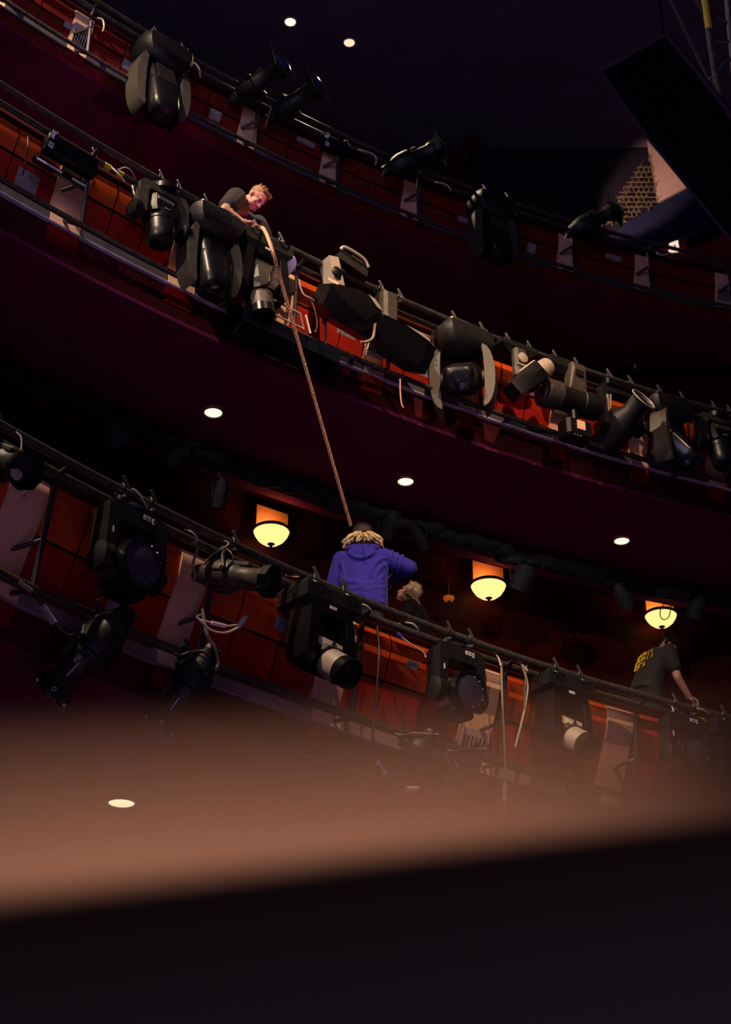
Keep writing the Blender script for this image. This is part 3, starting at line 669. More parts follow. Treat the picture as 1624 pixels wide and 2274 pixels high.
def compact(k, px, label, d=(0, -.15, -1), s=1.):
    t = fix(k, px, label); rp = RAIL[k]['r']; d = V(d).normalized()
    clamp(t, -.08*s, rp, s=.85*s); clamp(t, .14*s, rp, s=.85*s)
    MB().lathe([(.10*s, -.13*s), (.13*s, -.12*s), (.13*s, -.06*s), (.09*s, -.045*s)], (.02, .02, 0), (0, 0, 1), seg=20).build('base', 'black', t)
    poly = upoly(.29*s, .10*s, -.11*s, -.50*s, .085*s, .05*s, .02*s)
    y = MB().prism(poly, .13*s, (0, .02, 0), I3).build('yoke', 'dusty', t)
    for sx in (-1, 1): MB().lathe([(.03, -.03), (.10*s, -.02), (.105*s, .05*s), (.05, .07*s)], (sx*.31*s, .02, -.50*s), (-sx, 0, 0), seg=18).build('arm_cap', 'black', y)
    c = V((0, .02, -.47*s)); u = hframe(d, (1, 0, 0)); P = []
    for (hx, hy, z) in ((.10, .08, -.25), (.14, .12, -.22), (.165, .13, -.05), (.15, .13, .02)):
        for sx in (-1, 1):
            for sy in (-1, 1): P += [c+u@V((sx*hx*s, sy*hy*.7*s, z*s)), c+u@V((sx*hx*.75*s, sy*hy*s, z*s))]
    h = MB().hull(P).build('head', 'black', t, sharp=30)
    MB().lathe([(.15*s, -.02*s), (.145*s, .08*s), (.138*s, .085*s), (.138*s, .10*s), (.145*s, .105*s), (.142*s, .22*s), (.135*s, .30*s), (.11*s, .33*s)], c, d, seg=32).build('barrel', 'black', h, sharp=40)
    MB().lathe([(.11*s, .331*s), (.06*s, .345*s), (.001, .35*s)], c, d, seg=24).build('front_lens', 'glassdk', h)
    MB().box(c+u@V((-.0, .135*s, -.03*s)), (.06*s, .008, .016*s), u).build('badge', 'silver', h)
    MB().box(c+u@V((0, .118*s, -.16*s)), (.20*s, .02, .06*s), u, b=.006).build('rear_plate', 'dusty', h)
    return t
def facet(P0, rot, pts): return MB().hull([V(P0)+rot@V(p) for p in pts])

# ---- lowest balcony
A = wash(1, 296, 'large black yoke light with round glassy lens, left on the lowest balcony rail')
B_ = spot(1, 722, 'large silver-topped moving light aimed down-right, under the person in the blue hoodie')
C_ = wash(1, 1012, 'yoke light with pale top and round lens, right of the large silver-topped light', s=.92, shell='silver')
D_ = spot(1, 1252, 'silver-barrelled moving light in the haze, left below the person with the yellow print', s=.92)
E_ = wash(1, 1512, 'pale-topped yoke light fading into the dark at the lower right', s=.84, shell='silver')
F_ = spot(1, 1625, 'black moving light cut by the right edge of the picture, lowest rail', s=.95, shell='grey')
ellips(1, -18, (.62, -.62, -.55), 'ellipsoidal spotlight cut by the left picture edge on the lowest rail', drop=.34, shift=(.05, -.10, 0), s=1.12)
ellips(1, 512, (.87, -.36, -.30), 'ellipsoidal spotlight lying sideways with pale cable loops beneath it', drop=.30, s=1.1, shift=(-.02, -.05, 0), body='dusty')
lr, lz = RAIL[1]['lp']
ellips(1, 208, (-.66, .12, -.74), 'ellipsoidal spotlight marked 750 hanging aslant from the lowest pipe at far left', dr=lr, dz=lz, drop=.24, s=1.28, text='750', shift=(-.06, -.06, -.05))
ellips(1, 404, (-.54, .12, -.84), 'ellipsoidal spotlight hanging aslant with its snout dissolving into the haze', dr=lr, dz=lz, drop=.22, s=1.15, shift=(0, -.06, -.05), text=' ')
ellips(1, 892, (-.58, .12, -.80), 'hazy ellipsoidal spotlight on the lowest pipe, left one of the two at the middle', dr=lr, dz=lz, drop=.22, s=1.0, shift=(.03, -.06, -.02))
ellips(1, 1006, (-.55, .12, -.83), 'hazy ellipsoidal spotlight on the lowest pipe, right one of the two at the middle', dr=lr, dz=lz, drop=.20, s=.95, shift=(.03, -.06, -.02))
ellips(1, 1262, (-.75, .1, -.55), 'faint spotlight almost lost in the haze at the right end of the lowest pipe', dr=lr, dz=lz, drop=.20, s=.8, shift=(.03, -.06, -.02))
# ---- middle balcony
compact(2, 364, 'black moving light with grey U-shaped yoke pointing straight down, left of the leaning man', s=.86)
sickle(2, 478, 'bulky ribbed moving light pointing straight down below the leaning man', d=(0, -.28, -1), s=1.0, top='silver')
spot(2, 586, 'moving light with brown cone head pointing down beside the orange rope', d=(.04, -.16, -1), s=.86, shell='dusty')
sickle(2, 1030, 'rounded moving light with crescent yoke at the middle of the middle rail', d=(-.62, -.55, -.55), s=1.1, top='silver', xa=(.75, -.66, 0), hl=.70)
sickle(2, 1482, 'glossy elongated light tilted down-right near the right end of the middle rail', d=(.42, -.40, -.82), s=.95, body='blackgloss', xa=(.85, .5, 0), hl=1.05)
compact(2, 1592, 'grey-yoked moving light cut by the right picture edge on the middle rail', s=.88)
# faceted moving light with its base tipped up over the rail
t = fix(2, 770, 'faceted black moving light whose base tips up above the middle rail')
clamp(t, -.10, .028, s=.8)
ry = Mx.Rotation(R(12), 3, 'Y')
b = facet((.0, 0, .07), ry, [(sx*.17, sy*.11, z) for sx in (-1, 1) for sy in (-1, 1) for z in (-.05, .02)]+[(sx*.12, sy*.07, .12) for sx in (-1, 1) for sy in (-1, 1)]).build('base', 'blackrough', t, 20)
MB().tube(spline([V((-.14, -.10, .17)), V((-.10, -.12, .20)), V((.10, -.12, .17)), V((.17, -.11, .10))]), .016, 6).build('handle', 'silver', b)
MB().box((.04, -.115, .13), (.13, .012, .02), ry, b=.004).build('vent', 'dusty', b)
a_ = facet((-.20, -.05, -.13), Mx.Rotation(R(-14), 3, 'Y'), [(sx*.055, sy*.08, z) for sx in (-1, 1) for sy in (-1, 1) for z in (-.14, .16)]).build('yoke_arm', 'silver', t, 20)
MB().lathe([(.05, 0), (.055, .02), (.03, .03)], (-.215, -.14, -.16), (0, -1, 0), seg=18).build('pivot_cap', 'black', a_)
hq = Mx.Rotation(R(30), 3, 'X')@Mx.Rotation(R(6), 3, 'Y')
h = facet((.02, -.03, -.42), hq, [(-.34, y, z) for y in (-.12, .12) for z in (-.10, .10)]+[(.34, y, z) for y in (-.10, .10) for z in (-.10, .03)]+[(x, y, .19) for x in (-.05, .10) for y in (-.09, .09)]+[(x, y, -.17) for x in (-.2, .25) for y in (-.10, .10)]+[(.22, -.14, .10), (.22, .14, .10), (-.2, -.15, .02), (.1, -.16, -.05)]).build('head', 'black', t, 14)
facet((.02, -.03, -.42), hq, [(.06, -.10, .195), (.14, -.10, .19), (.25, -.13, .12), (.17, -.135, .125), (.06, .05, .2), (.14, .05, .195), (.25, .08, .125)]).build('top_facet', 'silver', h, 14)
facet((.02, -.03, -.42), I3, [(-.34, -.13, .12), (-.24, -.15, .09), (-.34, -.13, .145), (-.24, -.15, .12)]).build('side_plate', 'silver', h, 14)
# faceted moving light with single pale arm
t = fix(2, 858, 'faceted moving light with one pale upright arm, head pointing right, above the white louvre')
clamp(t, -.10, .028, s=.8); clamp(t, .12, .028, s=.8)
MB().lathe([(.10, -.05), (.12, -.08), (.12, -.14), (.09, -.16)], (0, .03, 0), (0, 0, 1), seg=20).build('base', 'black', t)
a_ = facet((-.04, -.06, -.29), I3, [(sx*.085, sy*.07, .20) for sx in (-1, 1) for sy in (-1, 1)]+[(sx*.07-.01, sy*.06, -.20) for sx in (-1, 1) for sy in (-1, 1)]+[(sx*.05, -.09, z) for sx in (-1, 1) for z in (.17, -.18)]).build('yoke_arm', 'dusty', t, 20)
MB().lathe([(.06, 0), (.07, .04), (.03, .05)], (-.14, -.04, -.30), (-1, 0, 0), seg=16).build('pivot_cap', 'black', a_)
hr = Mx.Rotation(R(30), 3, 'X')@Mx.Rotation(R(10), 3, 'Y')
h = facet((.13, -.04, -.53), hr, [(-.32, y, z) for y in (-.10, .10) for z in (-.08, .10)]+[(.20, y, z) for y in (-.15, .15) for z in (-.14, .15)]+[(.33, y, z) for y in (-.10, .10) for z in (-.16, .05)]+[(x, y, -.19) for x in (-.1, .2) for y in (-.10, .10)]).build('head', 'black', t, 14)
facet((.13, -.04, -.53), hr, [(-.09, -.13, .125), (.20, -.145, .155), (.28, -.12, .105), (.19, -.155, .11), (-.09, .1, .13), (.2, .14, .16), (.27, .1, .11)]).build('top_facet', 'silver', h, 14)
MB().tube(spline([V((-.18, -.10, -.38)), V((-.22, -.12, -.55)), V((-.25, -.13, -.70)), V((-.33, -.13, -.78)), V((-.38, -.13, -.80))]), .013, 6).build('power_cable', 'cabletan', t)
# tilted faceted light with barcode
t = fix(2, 1143, 'pale tilted moving light with a barcode sticker, between the crescent one and the left-facing lens')
clamp(t, -.12, .028, s=.8); clamp(t, .14, .028, s=.8)
MB().hull([(sx*.22, .03+sy*.12, z) for sx in (-1, 1) for sy in (-1, 1) for z in (-.03, -.08)]+[(sx*.12, .03+sy*.08, -.14) for sx in (-1, 1) for sy in (-1, 1)]).build('base', 'blackrough', t, 20)
a_ = MB().box((-.03, -.10, -.30), (.15, .10, .36), b=.03).build('yoke_arm', 'dusty', t)
MB().lathe([(.05, 0), (.055, .02), (.02, .03)], (-.03, -.15, -.26), (0, -1, 0), seg=18).build('pivot_cap', 'silver', a_)
MB().box((-.03, -.155, -.345), (.14, .015, .015)).build('edge_strip', 'silver', a_)
d = wl(t, (-.55, -.25, -.62)).normalized(); u = hframe(d); c = V((.10, -.08, -.42))
h = facet(c, u, [(sx*.12, sy*.10, z) for sx in (-1, 1) for sy in (-1, 1) for z in (-.12, .16)]+[(sx*.09, sy*.075, .30) for sx in (-1, 1) for sy in (-1, 1)]+[(sx*.14, 0, z) for sx in (-1, 1) for z in (-.1, .14)]).build('head', 'black', t, 14)
facet(c, u, [(sx*.11, .104, z) for sx in (-1, 1) for z in (-.12, .14)]+[(sx*.10, .118, z) for sx in (-1, 1) for z in (-.11, .13)]).build('top_shell', 'silver', h, 14)
MB().lathe([(.10, -.12), (.105, -.16), (.09, -.30), (.07, -.32)], c, d, seg=22).build('rear_cap', 'silver', h)
mb = MB()
for i in range(5): mb.box(c+u@V((-.06+i*.02, .1195, -.02)), (.010, .003, .07), u)
mb.build('barcode', 'ink', h)
# left-facing round lens light
t = fix(2, 1248, 'black cylinder light with its round lens facing left on the middle rail')
clamp(t, -.12, .028, s=.8); clamp(t, .14, .028, s=.8)
MB().hull([(sx*.2, .03+sy*.13, z) for sx in (-1, 1) for sy in (-1, 1) for z in (-.03, -.12)]+[(sx*.14, .03+sy*.08, -.18) for sx in (-1, 1) for sy in (-1, 1)]).build('base', 'blackrough', t, 20)
a_ = facet((.07, -.10, -.31), Mx.Rotation(R(5), 3, 'Y'), [(sx*.085, sy*.06, z) for sx in (-1, 1) for sy in (-1, 1) for z in (.22, .0)]+[(sx*.11, sy*.05, -.20) for sx in (-1, 1) for sy in (-1, 1)]+[(sx*.06, -.08, .15) for sx in (-1, 1)]).build('yoke_arm', 'dusty', t, 20)
MB().box((.07, -.185, -.22), (.09, .012, .06)).build('cover_plate', 'slot', a_)
d = wl(t, (-.86, -.48, -.02)).normalized(); c = V((.0, -.05, -.48)); u = hframe(d)
h = MB().lathe([(.10, -.36), (.135, -.34), (.14, -.15), (.13, -.14), (.13, .10), (.14, .12), (.14, .30)], c, d, seg=30).build('head', 'blackrough', t)
MB().lathe([(.142, .12), (.148, .14), (.148, .29), (.132, .30)], c, d, seg=30, caps=False).build('bezel', 'dusty', h)
disc_uv('lens', c+d*.285, d, .132, 'lens', h, .03)
b2 = MB().box((.06, -.05, -.84), (.30, .20, .22), b=.03).build('driver_box', 'black', t)
MB().box((.06, -.155, -.82), (.09, .012, .10)).build('window', 'pilaster', b2)
MB().cyl((.05, -.05, -.58), (.06, -.05, -.75), .05).build('stem', 'black', b2)
mb = MB()
for i in range(3): mb.ell((-.02+i*.035, -.15, -.945), (.010,)*3, seg=6, rings=4)
mb.build('status_lamps', 'steel', b2)
# dark barrel light with a ring, pointing up to the right
t = fix(2, 1372, 'dark barrel light with a thin bright mouth ring pointing up-right, middle rail')
clamp(t, -.14, .028, s=.8); clamp(t, .12, .028, s=.8)
MB().box((0, .03, -.09), (.38, .22, .10), b=.02).build('base', 'black', t)
y = MB().prism(upoly(.24, .06, -.12, -.60, .08, .03), .10, (0, 0, 0), I3).build('yoke', 'blackrough', t)
MB().box((-.19, -.06, -.36), (.016, .012, .20)).build('edge_strip', 'silver', y)
MB().box((-.16, -.06, -.34), (.012, .012, .18), Mx.Rotation(R(6), 3, 'Y')).build('edge_strip', 'silver', y)
d = wl(t, (.55, -.62, .42)).normalized(); c = V((0, -.03, -.52))
h = MB().lathe([(.10, -.36), (.15, -.33), (.165, -.10), (.15, .05), (.11, .12), (.11, .28), (.135, .30)], c, d, seg=30).build('head', 'blackrough', t)
MB().tube([c+hframe(d)@V((.138*math.cos(q/12*math.pi), .138*math.sin(q/12*math.pi), .31)) for q in range(24)], .008, 6, closed=True).build('mouth_ring', 'silver', h)
MB().lathe([(.13, .302), (.08, .285), (.001, .28)], c, d, seg=24).build('front_lens', 'glassdk', h)
# violet gel disc
t = fix(2, 632, 'violet round filter disc just right of the orange rope', dr=.13, dz=-.05, name='filter_disc', cat='filter')
c = lpx(t, 2, 632, 587, .06); d = wl(t, (-.25, -.9, -.25)).normalized()
g_ = MB().lathe([(.11, -.012), (.115, 0), (.112, .012), (.06, .022), (.001, .025)], c, d, seg=32).build('disc', 'gel', t)
MB().box(c+d*.03, (.035, .03, .225), hframe(d)@Mx.Rotation(R(90), 3, 'X')@Mx.Rotation(R(-18), 3, 'Y')).build('band', 'navy', t)
MB().tube([c, c*.5+V((0, .0, .02)), V((0, 0, -.02))], .014, 6).build('arm', 'bracket', t)
clamp(t, 0, .028, s=.7)
# ---- topmost balcony
sickle(3, 366, 'large dark moving light pointing straight down at the left of the topmost rail', d=(0, -.25, -1), s=1.12)
sickle(3, 1094, 'dark moving light pointing down at the right half of the topmost rail', d=(.0, -.3, -1), s=1.0)
ellips(3, 548, (.70, -.5, .22), 'spotlight with a blue-reflecting lens aimed up-right on the topmost rail', drop=.04, s=1.05, square=True, lens='glassblue', shift=(0, -.16, -.02), pale=False)
ellips(3, 628, (.72, -.45, .24), 'spotlight aimed up-right next to the blue-reflecting one, with dim lens', drop=.06, s=1.02, square=True, lens='glassblue', shift=(0, -.16, -.02))
ellips(3, 892, (.85, -.05, .45), 'spotlight with a square dark colour frame at the middle of the topmost rail', drop=.08, s=1.05, square=True, shift=(0, -.16, -.03))
ellips(3, 1292, (.85, -.05, .48), 'spotlight with a square dark colour frame towards the right of the topmost rail', drop=.06, s=1.0, square=True, shift=(0, -.16, -.03))
# ---- power boxes and strips
def powerbox(k, px, label, L=.5, h=.17):
    t = fix(k, px, label, *RAIL[k]['low'], name='power_box', cat='power box')
    b = MB().box((0, -.02, -.14), (L, .13, h), b=.015).build('case', 'black', t)
    MB().box((0, -.09, -.13), (L*.8, .012, h*.5), b=.003).build('socket_strip', 'blackgloss', b)
    for i in range(4): MB().lathe([(.026, 0), (.028, .012), (.018, .014)], (-L*.3+i*L*.2, -.096, -.13), (0, -1, 0), seg=14).build('socket', 'slot', b)
    sticker(t, (-L*.5+.03, -.088, -.08), Mx.Rotation(R(8), 3, 'Y'), .035, .09, False); sticker(t, (-L*.5+.02, -.088, -.20), Mx.Rotation(R(8), 3, 'Y'), .045, .06)
    MB().box((-L*.1, -.092, -.19), (.05, .006, .035)).build('display', 'bluewall', b)
    clamp(t, -L*.3, RAIL[k]['r'], s=.8, lever=False); clamp(t, L*.4, RAIL[k]['r'], s=.8)
    return t
powerbox(2, 156, 'black power box with white stickers at the left end of the middle rail')
powerbox(3, 742, 'small dark power box with labels at the middle of the topmost rail', .32, .13)
t = fix(2, 133, 'glossy dark bar added for shadow and pale glints on the wall panel under the power box at left', .2, -.33, 'shadow_glint_bar', 'shadow bar')
MB().box((0, -.01, 0), (.55, .07, .06), b=.02).build('housing', 'blackgloss', t); MB().box((-.13, -.05, -.02), (.24, .01, .018)).build('tube', 'nosing', t); MB().box((.17, -.05, -.02), (.16, .01, .018)).build('tube', 'nosing', t)  # dark bar for the power box's shadow, lavender bands for its highlights
for sx in (-.2, .2): MB().tube([(sx, .02, .0), (sx, -.04, .26)], .008, 6).build('hanger', 'bracket', t)
# black box hanging below the middle balcony ledge
t = fix(2, 655, 'big black box hung below the middle balcony ledge behind the orange rope', name='hanging_box', cat='box')
P = []
for x in (-.56, .56):
    for y, z in ((.02, -.86), (.20, -.78), (.32, -1.00), (.12, -1.10), (.0, -1.02)): P.append((x*(1 if z > -1 else .92), y, z))
MB().hull(P).build('case', 'cloth', t, 20)
MB().tube([lpx(t, 2, x, y, .0) for x, y in ((597, 660), (667, 697), (675, 731), (604, 695))], .010, 5, closed=True).build('edge_frame', 'silver', t)
MB().tube([lpx(t, 2, 679, 700, .0), lpx(t, 2, 690, 741, -.05)], .010, 5).build('side_bar', 'silver', t)
for x in (-.45, .45): MB().tube([(x, .12, -.82), (x, .13, -.06)], .012, 6).build('hanger', 'bracket', t)
# ------------------------------------------------------------------ people
def remesh(mb, name, m, parent, vox=.008, it=4, fac=.5):
    o = mb.build(name, m, None)
    md = o.modifiers.new('r', 'REMESH'); md.mode = 'VOXEL'; md.voxel_size = vox; md.use_smooth_shade = True
    sm = o.modifiers.new('s', 'SMOOTH'); sm.factor = fac; sm.iterations = it
    me = bpy.data.meshes.new_from_object(o.evaluated_get(bpy.context.evaluated_depsgraph_get()))
    o.modifiers.clear(); old = o.data; o.data = me; bpy.data.meshes.remove(old); o.parent = parent
    me.polygons.foreach_set('use_smooth', [True]*len(me.polygons))
    return o
def cap(mb, a, b, ra, rb, seg=12):
    a = V(a); b = V(b); mb.cyl(a, b, ra, rb, seg); mb.ell(a, (ra,)*3, seg=seg, rings=8); mb.ell(b, (rb,)*3, seg=seg, rings=8); return mb
def chain(mb, pts, rs, seg=12):
    for i in range(len(pts)-1): cap(mb, pts[i], pts[i+1], rs[i], rs[i+1], seg)
def torso(mb, secs, seg=24):
    """secs: (centre, half width, half depth, right dir, fwd dir)"""
    o = len(mb.v); n = len(secs)
    for c, w_, d_, x, y in secs:
        for i in range(seg):
            q = 2*math.pi*i/seg; mb.v.append(V(c)+V(x)*w_*math.copysign(abs(math.cos(q))**.85, math.cos(q))+V(y)*d_*math.sin(q))
    for j in range(n-1):
        for i in range(seg): i2 = (i+1) % seg; mb.f.append((o+j*seg+i, o+j*seg+i2, o+(j+1)*seg+i2, o+(j+1)*seg+i))
    mb.f += [tuple(o+i for i in reversed(range(seg))), tuple(o+(n-1)*seg+i for i in range(seg))]
def rotm(yaw=0, pitch=0, roll=0):
    """pitch>0 looks down (about x), yaw>0 turns to its left, roll>0 tilts to its right"""
    return Mx.Rotation(R(yaw), 3, 'Z')@Mx.Rotation(R(-pitch), 3, 'X')@Mx.Rotation(R(roll), 3, 'Y')
def head(mb, c, r_):
    def P(x, y, z): return V(c)+r_@V((x, y, z))
    mb.ell(P(0, -.012, .030), (.076, .095, .088), r_, 20, 14)
    mb.ell(P(0, .028, -.035), (.062, .066, .080), r_, 18, 12)
    mb.ell(P(0, .062, -.088), (.036, .030, .026), r_, 12, 8)
    for sx in (-1, 1):
        mb.ell(P(sx*.045, .045, -.070), (.026, .042, .030), r_, 10, 8)
        mb.ell(P(sx*.040, .068, -.022), (.022, .018, .020), r_, 10, 8)
        cap(mb, P(sx*.012, .088, .024), P(sx*.046, .072, .026), .011, .009, 8)
        mb.ell(P(sx*.078, -.012, -.012), (.012, .020, .032), r_@Mx.Rotation(R(sx*18), 3, 'Z'), 10, 8)
        mb.ell(P(sx*.079, -.004, -.036), (.008, .010, .012), r_, 8, 6)
        mb.ell(P(sx*.014, .098, -.036), (.010, .012, .009), r_, 8, 6)
    cap(mb, P(0, .089, .012), P(0, .112, -.030), .010, .013, 8)
    for sx in (-1, 1): cap(mb, P(0, .094, -.060), P(sx*.022, .084, -.062), .007, .005, 8); cap(mb, P(0, .091, -.074), P(sx*.018, .083, -.072), .008, .005, 8)
def eyes(c, r_, parent):
    for sx in (-1, 1): MB().ell(V(c)+r_@V((sx*.030, .078, .006)), (.013, .011, .010), r_, 12, 8).build('eye', 'eye', parent)
def hand(mb, w, fwd, nrm, curl=60, side=1, s=1.):
    """w wrist, fwd finger direction, nrm back-of-hand normal, side +1: thumb on fwd x nrm side"""
    f = V(fwd).normalized(); n = V(nrm); n = (n-f*n.dot(f)).normalized(); x = f.cross(n)*side
    m = Mx((x, f, n)).transposed(); w = V(w)
    mb.ell(w+f*.045*s, (.040*s, .052*s, .017*s), m, 14, 8); cap(mb, w-f*.02*s, w+f*.02*s, .025*s, .028*s, 10)
    for i, (u, L) in enumerate(((.030, .92), (.010, 1.0), (-.010, .95), (-.029, .76))):
        p = w+f*(.085-.004*abs(i-1))*s+x*u*s; a = R(curl*.45); ps = [p]
        for l_, k_ in ((.042, 1), (.028, 1.1), (.022, .8)):
            p = p+(f*math.cos(a)-n*math.sin(a))*l_*L*s; ps.append(p); a += R(curl*k_)
        chain(mb, ps, [.0105*s, .0095*s, .0085*s, .0072*s], 8)
    t0 = w+x*.028*s+f*.025*s; t1 = w+x*.055*s+f*.058*s-n*.012*s; t2 = t1+(f*.55-n*.75+x*.0).normalized()*.032*s; t3 = t2+(f*.3-n*.8-x*.5).normalized()*.026*s
    chain(mb, [t0, t1, t2, t3], [.016*s, .013*s, .011*s, .009*s], 8)
def locks(mb, c, r_, n, zr, rr, L, spread, droop, r0=.011, arc=(0, 360), seed=1):
    q = random.Random(seed)
    for i in range(n):
        a = R(q.uniform(*arc)); z = q.uniform(*zr); rad = q.uniform(*rr)
        p = V((rad*math.cos(a), rad*1.12*math.sin(a)-.01, z)); out = V((math.cos(a), math.sin(a), 0)); l_ = q.uniform(*L)
        tw = V((-math.sin(a), math.cos(a), 0))*q.uniform(-.6, .6)
        ps = [p]
        for k in range(4): p = p+(out*spread*(1-.15*k)+V((0, 0, -droop*(.5+.5*k)))+tw).normalized()*l_/4; ps.append(p)
        mb.tube([V(c)+r_@v_ for v_ in ps], [r0, r0*.95, r0*.8, r0*.5, r0*.15], 5)
def legs(body, tr, hip, feet0, spread=.10, knee_f=.03):
    for sx in (-1, 1):
        h = V((sx*.095, hip.y, hip.z)); k_ = V((sx*spread, hip.y*.5+feet0+knee_f, hip.z*.53)); a = V((sx*spread, feet0, .09))
        chain(tr, [h, k_, a], [.105, .078, .062])
        chain(body, [h, k_, a], [.075, .052, .040]); cap(body, V((sx*spread, feet0-.03, .045)), V((sx*spread, feet0+.17, .035)), .045, .035)
# --- person in the blue hoodie, back to us
p0 = on(1, 806, 1180, .90); p0.z = 7.5
t = thing('person', 'person in a blue hoodie and dark cap seen from behind, right elbow raised', 'person', p0, R(-4))
body = MB(); hc = V((0, .02, 1.665)); hr = rotm(-6, -8)
head(body, hc, hr); chain(body, [V((0, -.01, 1.45)), V((0, .0, 1.58))], [.062, .055])
X, Y = V((1, 0, 0)), V((0, 1, 0))
torso(body, [(V((0, 0, .90)), .15, .10, X, Y), (V((0, 0, 1.15)), .14, .09, X, Y), (V((0, 0, 1.38)), .17, .10, X, Y), (V((0, 0, 1.47)), .06, .06, X, Y)])
LA = [V((-.20, 0, 1.40)), V((-.285, .06, 1.13)), V((-.16, .27, 1.10))]; RA = [V((.20, 0, 1.42)), V((.435, .10, 1.345)), V((.24, .34, 1.33))]
for A_ in (LA, RA): chain(body, A_, [.050, .040, .030])
hand(body, LA[2], (.5, .8, .1), (0, 0, 1), 45, -1); hand(body, RA[2], (-.6, .75, .1), (.3, .3, 1), 45, 1)
tr = MB(); legs(body, tr, V((0, 0, .92)), 0)
torso(tr, [(V((0, 0, .80)), .17, .12, X, Y), (V((0, 0, .98)), .18, .125, X, Y)])
bo = remesh(body, 'body', 'skin', t, .008); remesh(tr, 'trousers', 'trouser', t, .012)
ho = MB()
torso(ho, [(V((0, 0, .84)), .215, .155, X, Y), (V((0, 0, .88)), .235, .17, X, Y), (V((0, .0, 1.02)), .235, .165, X, Y), (V((0, .0, 1.18)), .235, .155, X, Y), (V((0, 0, 1.32)), .245, .15, X, Y), (V((0, 0, 1.41)), .225, .13, X, Y), (V((0, 0, 1.47)), .15, .10, X, Y), (V((0, .01, 1.51)), .085, .085, X, Y)], 32)
chain(ho, [LA[0]+V((0, 0, .0)), LA[1], LA[2]-V((-.02, .05, 0))], [.088, .078, .055]); chain(ho, [RA[0]+V((0, 0, -.01)), RA[1], RA[2]+V((.03, -.04, 0))], [.092, .078, .055])
ho.tube(spline([V((-.13, .02, 1.50)), V((-.12, -.09, 1.475)), V((0, -.13, 1.46)), V((.12, -.09, 1.475)), V((.13, .02, 1.50))]), .032, 8)
ho.ell((0, -.115, 1.40), (.14, .05, .085)); ho.tube(spline([V((-.125, -.12, 1.42)), V((-.08, -.155, 1.355)), V((0, -.165, 1.325)), V((.08, -.155, 1.36)), V((.125, -.12, 1.43))]), .018, 6)
def yb(x, z): return -(.158 if z < 1.35 else .135)*math.sqrt(max(.05, 1-(x/.24)**2))
for fold in ([(-.22, 1.02), (-.10, 1.00), (.05, 1.03), (.20, 1.10)], [(-.20, .94), (-.05, .95), (.08, .93), (.21, .98)], [(.22, 1.30), (.16, 1.22), (.12, 1.10), (.13, .96)], [(.24, 1.38), (.17, 1.33), (.10, 1.22), (.09, 1.12)], [(-.20, 1.34), (-.17, 1.22), (-.20, 1.10)],
             [(.20, 1.16), (.10, 1.07), (-.02, 1.05)], [(-.12, .90), (.0, .89), (.12, .91), (.2, .88)], [(.02, 1.00), (.10, .96), (.16, .88)], [(-.21, 1.20), (-.14, 1.10), (-.04, 1.07)], [(.22, 1.06), (.12, 1.015), (0, .985)]):
    ho.tube(spline([V((x, yb(x, z)-.002, z)) for x, z in fold]), .020, 6)
for q in (.25, .45, .65): c_ = RA[0].lerp(RA[1], q); ho.tube([c_+V((.02*math.sin(g)-.02*math.cos(g), .086*math.cos(g), .086*math.sin(g))) for g in [i*math.pi/8 for i in range(16)]], .010, 6, closed=True)
remesh(ho, 'hoodie', 'hoodie', t, .009, 2)
ca = MB()
for j, (r_, z) in enumerate(((.108, -.012), (.110, .02), (.106, .055), (.088, .092), (.055, .116), (.02, .126))): ca.v += [hc+hr@V((r_*.93*math.cos(q*math.pi/14), r_*1.06*math.sin(q*math.pi/14)-.008, z)) for q in range(28)]
for j in range(5):
    for i in range(28): i2 = (i+1) % 28; ca.f.append((j*28+i, j*28+i2, (j+1)*28+i2, (j+1)*28+i))
ca.f.append(tuple(5*28+i for i in range(28)))
cp = ca.build('cap', 'cap_felt', t)
MB().ell(hc+hr@V((0, -.008, .128)), (.012, .012, .007)).build('cap_button', 'cap_felt', cp)
MB().prism([(-.085, 0), (-.06, .06), (0, .085), (.06, .06), (.085, 0)], .008, hc+hr@V((0, .085, -.005)), hr@Mx(((1, 0, 0), (0, 0, 1), (0, -1, 0)))).build('peak', 'cap_felt', cp)
MB().tube(spline([hc+hr@V((x, -.116*math.sqrt(max(0, 1-(x/.11)**2))-.006, -.004)) for x in (-.05, -.025, 0, .025, .05)]), .007, 6).build('strap', 'slot', cp)
hh = MB(); hh.ell(hc+hr@V((0, -.035, -.055)), (.095, .075, .060), hr, 16, 10)
locks(hh, hc, hr, 190, (-.075, .0), (.070, .095), (.08, .15), 1.0, .38, .012, (160, 380), 3)
hh.build('hair', 'blond', t, sharp=60)
# --- person behind, looking up
p0 = on(1, 921, 1330, 1.42); p0.z = 7.5
t = thing('person', 'person in a black tee tilting a grey-blond head up, half hidden behind the blue hoodie', 'person', p0, R(78))
body = MB(); hc = V((0, .055, 1.585)); hr = rotm(0, -34)
head(body, hc, hr); chain(body, [V((0, -.02, 1.40)), V((0, .02, 1.52))], [.062, .055])
torso(body, [(V((0, 0, .88)), .15, .10, X, Y), (V((0, 0, 1.15)), .14, .09, X, Y), (V((0, 0, 1.33)), .17, .10, X, Y), (V((0, 0, 1.42)), .06, .06, X, Y)])
LA = [V((-.19, 0, 1.35)), V((-.24, .12, 1.12)), V((-.16, .34, 1.20))]; RA = [V((.19, 0, 1.35)), V((.23, .12, 1.12)), V((.14, .36, 1.22))]
for A_ in (LA, RA): chain(body, A_, [.050, .040, .030])
hand(body, LA[2], (.2, .9, .3), (0, -.2, 1), 40, -1); hand(body, RA[2], (-.2, .9, .3), (0, -.2, 1), 40, 1)
